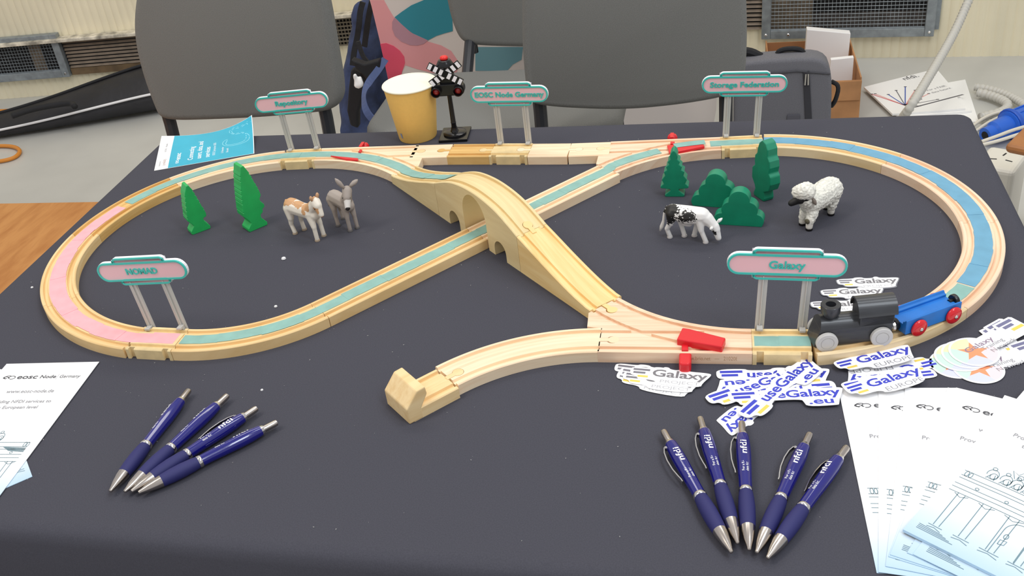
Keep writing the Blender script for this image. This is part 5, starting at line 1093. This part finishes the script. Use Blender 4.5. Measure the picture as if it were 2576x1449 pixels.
for (a, b), z, lab in zip((gg[1], gg[2], gg[0]), (.3, .8, 1.3), ('grey-lettered sticker furthest behind the engine', 'grey-lettered sticker in the middle of the three behind the engine', 'grey-lettered sticker nearest the engine, mostly hidden by it')):
    sticker('project', lab, a, b, z, GB, True)
# round network stickers with a star
PASTEL = [mat('pastel yellow', (252, 246, 190), .5), mat('pastel green', (208, 238, 222), .5), mat('pastel lilac', (216, 220, 246), .5), mat('pastel pink', (250, 222, 226), .5), mat('pastel white', (246, 248, 250), .5)]
STAR = mat('orange star ink', (250, 158, 112), .5); SLATE = mat('slate bar ink', (118, 118, 152), .6)
def star_sticker(label, ctr, ang, z, group):
    t = thing('round_sticker', label, 'sticker', (ctr[0], ctr[1], ZT + z * mm), ang, group); r_ = 21.5
    out = [(r_ * math.cos(R(a)), r_ * math.sin(R(a))) for a in range(32, 339, 6)] + [(24, -9.5), (66, -9.5), (68, -7.5), (68, 15), (66, 17), (44, 17), (42, 10), (21, 10)]
    mk('backing', prism([(x * mm, y * mm) for x, y in out], 0, .0004), STK, t)
    for k in range(5):
        a0, a1 = 18 + 72 * k + 40, 90 + 72 * k + 40; pts = [(0, 0)] + [(19.6 * math.cos(R(a0 + (a1 - a0) * i / 8)), 19.6 * math.sin(R(a0 + (a1 - a0) * i / 8))) for i in range(9)]
        mk('printed_sector', prism([(x * mm, y * mm) for x, y in pts], .00042, .00046), PASTEL[k], t)
    mk('printed_star', prism([((14 if i % 2 == 0 else 5.6) * mm * math.cos(R(36 * i + 58)), (14 if i % 2 == 0 else 5.6) * mm * math.sin(R(36 * i + 58))) for i in range(10)], .00044, .0005), STAR, t)
    zt = .00054
    lettering('Galaxy', .0088, mat('mauve grey ink', (150, 132, 150), .6), t, TR(-.006, .0015, zt), width=.034, offset=.0001); lettering('Training', .0068, INKS['G'], t, TR(.008, -.0045, zt), width=.026); lettering('Network', .0068, INKS['G'], t, TR(.012, -.0085 - .0025, zt + .00001), width=.030)
    for x0, x1, y0, y1 in ((46, 64, 11, 14.6), (48, 60, 5.6, 9.2)): mk('printed_bar', box(x0 * mm, x1 * mm, y0 * mm, y1 * mm, zt, zt + .00005), SLATE, t)
    mk('printed_bar', box(.052, .066, -.0005, .003, zt, zt + .00005), YG, t)
    return t
GS = 'round star stickers in the far right pile'
cc = [(0.2032, 0.7753), (0.221, 0.768), (0.2084, 0.784), (0.215, 0.7875), (0.2215, 0.7903)]
sang = 0.6917
for c, z, da, lab in zip(cc, (.3, .9, 1.5, 2.1, 2.8), (-.28, -.2, -.02, .03, 0), ('round star sticker lowest and furthest left in its pile', 'round star sticker nearest the white flyers in its pile', 'round star sticker third from the top of its pile', 'round star sticker just under the topmost one', 'topmost round star sticker with all five pastel sectors showing')):
    star_sticker(lab, c, sang + da, z, GS)

# ------------------------------------------------------------ ball-point pens: x from tip to button (millimetres)
def pen_mat(name, col, rough, coat=0.0, metal=0.0): return mat(name, col, rough, metal, coat=coat)
PB = pen_mat('translucent dark blue barrel', (20, 20, 118), .14, .6); PG = mat('soft blue grip', (36, 37, 98), .62); NK = mat('brushed nickel', (188, 180, 172), .24, metal=1.0)
def wrap(vf, r_): return ([(x, r_ * math.sin(y / r_), r_ * math.cos(y / r_)) for x, y, z in vf[0]], vf[1])
PEN = {'tip': [(.9, 0), (1.6, .5), (1.9, 2.6), (3.6, 9), (5.0, 17), (5.5, 22)], 'grip': [(5.55, 22), (6.3, 32), (6.5, 42), (6.0, 52), (5.35, 57.5)], 'ring': [(5.3, 57.5), (5.6, 57.8), (5.6, 60.6), (5.3, 61)],
       'barrel': [(5.2, 61), (5.25, 70), (5.7, 84), (6.1, 98), (5.95, 110), (5.2, 119), (4.9, 121.5)], 'collar': [(4.8, 121.5), (4.6, 122.4), (4.0, 124.4)], 'button': [(3.1, 124.4), (3.15, 136), (2.8, 138.2), (.3, 138.8)]}
MS = {'tip': NK, 'grip': PG, 'ring': CHROME, 'barrel': PB, 'collar': CHROME, 'button': NK}
TX = {}
def pen(label, tip, end, roll, group, zc=6.6):
    d = Vector((end[0] - tip[0], end[1] - tip[1])); t = thing('ballpoint_pen', label, 'pen', (tip[0], tip[1], ZT + zc * mm), math.atan2(d.y, d.x), group)
    k = max(.95, min(1.05, d.length / mm / 138.8)); t.rotation_euler = (0, 0, math.atan2(d.y, d.x))
    Mr = Matrix.Rotation(R(roll), 4, 'X') @ Matrix.Scale(k, 4, (1, 0, 0))
    for nm in PEN:
        mk(nm, lathe([(r_ * mm, x * mm) for r_, x in PEN[nm]], 26, 'x'), MS[nm], t, M=Mr, autosmooth=45)
    # sprung clip along the left side
    cl = []
    for x, h_ in ((118, 6.8), (112, 9.0), (103, 10.0), (92, 9.6), (84, 8.2), (80, 7.2), (77, 7.0)): cl.append((x, h_))
    V, Fc = [], []
    for x, h_ in cl:
        for zz in (-1.7, 1.7):
            for dy in (0, .9): V.append((x * mm, (h_ + dy) * mm, zz * mm))
    for i in range(len(cl) - 1): j = 4 * i; Fc += [[j, j + 4, j + 5, j + 1], [j + 2, j + 3, j + 7, j + 6], [j + 1, j + 5, j + 7, j + 3], [j, j + 2, j + 6, j + 4]]
    Fc += [[0, 1, 3, 2], [len(V) - 4, len(V) - 2, len(V) - 1, len(V) - 3]]
    mk('clip', (V, Fc), CHROME, t, M=Mr, autosmooth=40)
    mk('clip_foot', box(.1165, .119, .0040, .0068, -.0016, .0016), CHROME, t, M=Mr)
    for s, sz, x, y, w, r_ in (('nfdi', 7.4, 95, -2.0, 15.5, 6.15), ('For a FAIR', 2.9, 76, .6, 14.5, 5.65), ('data future.', 2.9, 76, -2.6, 15, 5.6)):
        vf = text_vf(s, sz * mm, 0, .00012 if sz > 5 else .00003); xs = [v[0] for v in vf[0]]; kk = w * mm / (max(xs) - min(xs))
        mk('lettering', wrap(([(v[0] * kk + x * mm, v[1] + y * mm, 0) for v in vf[0]], vf[1]), (r_ + .12) * mm), INK_W, t, M=Mr)
    return t
GL, GRR = 'blue pens at the front left', 'blue pens at the front right'
lp = [((-0.514, 0.5654), (-0.5056, 0.7048)), ((-0.5006, 0.5657), (-0.4623, 0.6984)), ((-0.4946, 0.5666), (-0.425, 0.6809)), ((-0.4873, 0.5655), (-0.3981, 0.661))]
for (a, b), r_, lab in zip(lp, (-33, -33, 4, -30), ('blue ballpoint pen at the left end of the left group', 'blue ballpoint pen second from the left in the left group', 'blue ballpoint pen in the left group with its silver clip showing', 'blue ballpoint pen at the right end of the left group')):
    pen(lab, a, b, r_, GL)
rp = [((0.0075, 0.5335), (-0.0482, 0.6656)), ((0.0119, 0.5424), (-0.0181, 0.684)), ((0.02, 0.5367), (0.0167, 0.6798)), ((0.025, 0.5344), (0.0713, 0.6676)), ((0.0324, 0.5297), (0.099, 0.6528))]
for (a, b), r_, lab in zip(rp, (2, 4, 4, 0, -22), ('blue ballpoint pen at the left end of the right group', 'blue ballpoint pen second from the left in the right group', 'upright-lying blue ballpoint pen touching the sticker, in the middle of the right group', 'blue ballpoint pen fourth from the left in the right group', 'blue ballpoint pen nearest the white flyers in the right group')):
    pen(lab, a, b, r_, GRR)
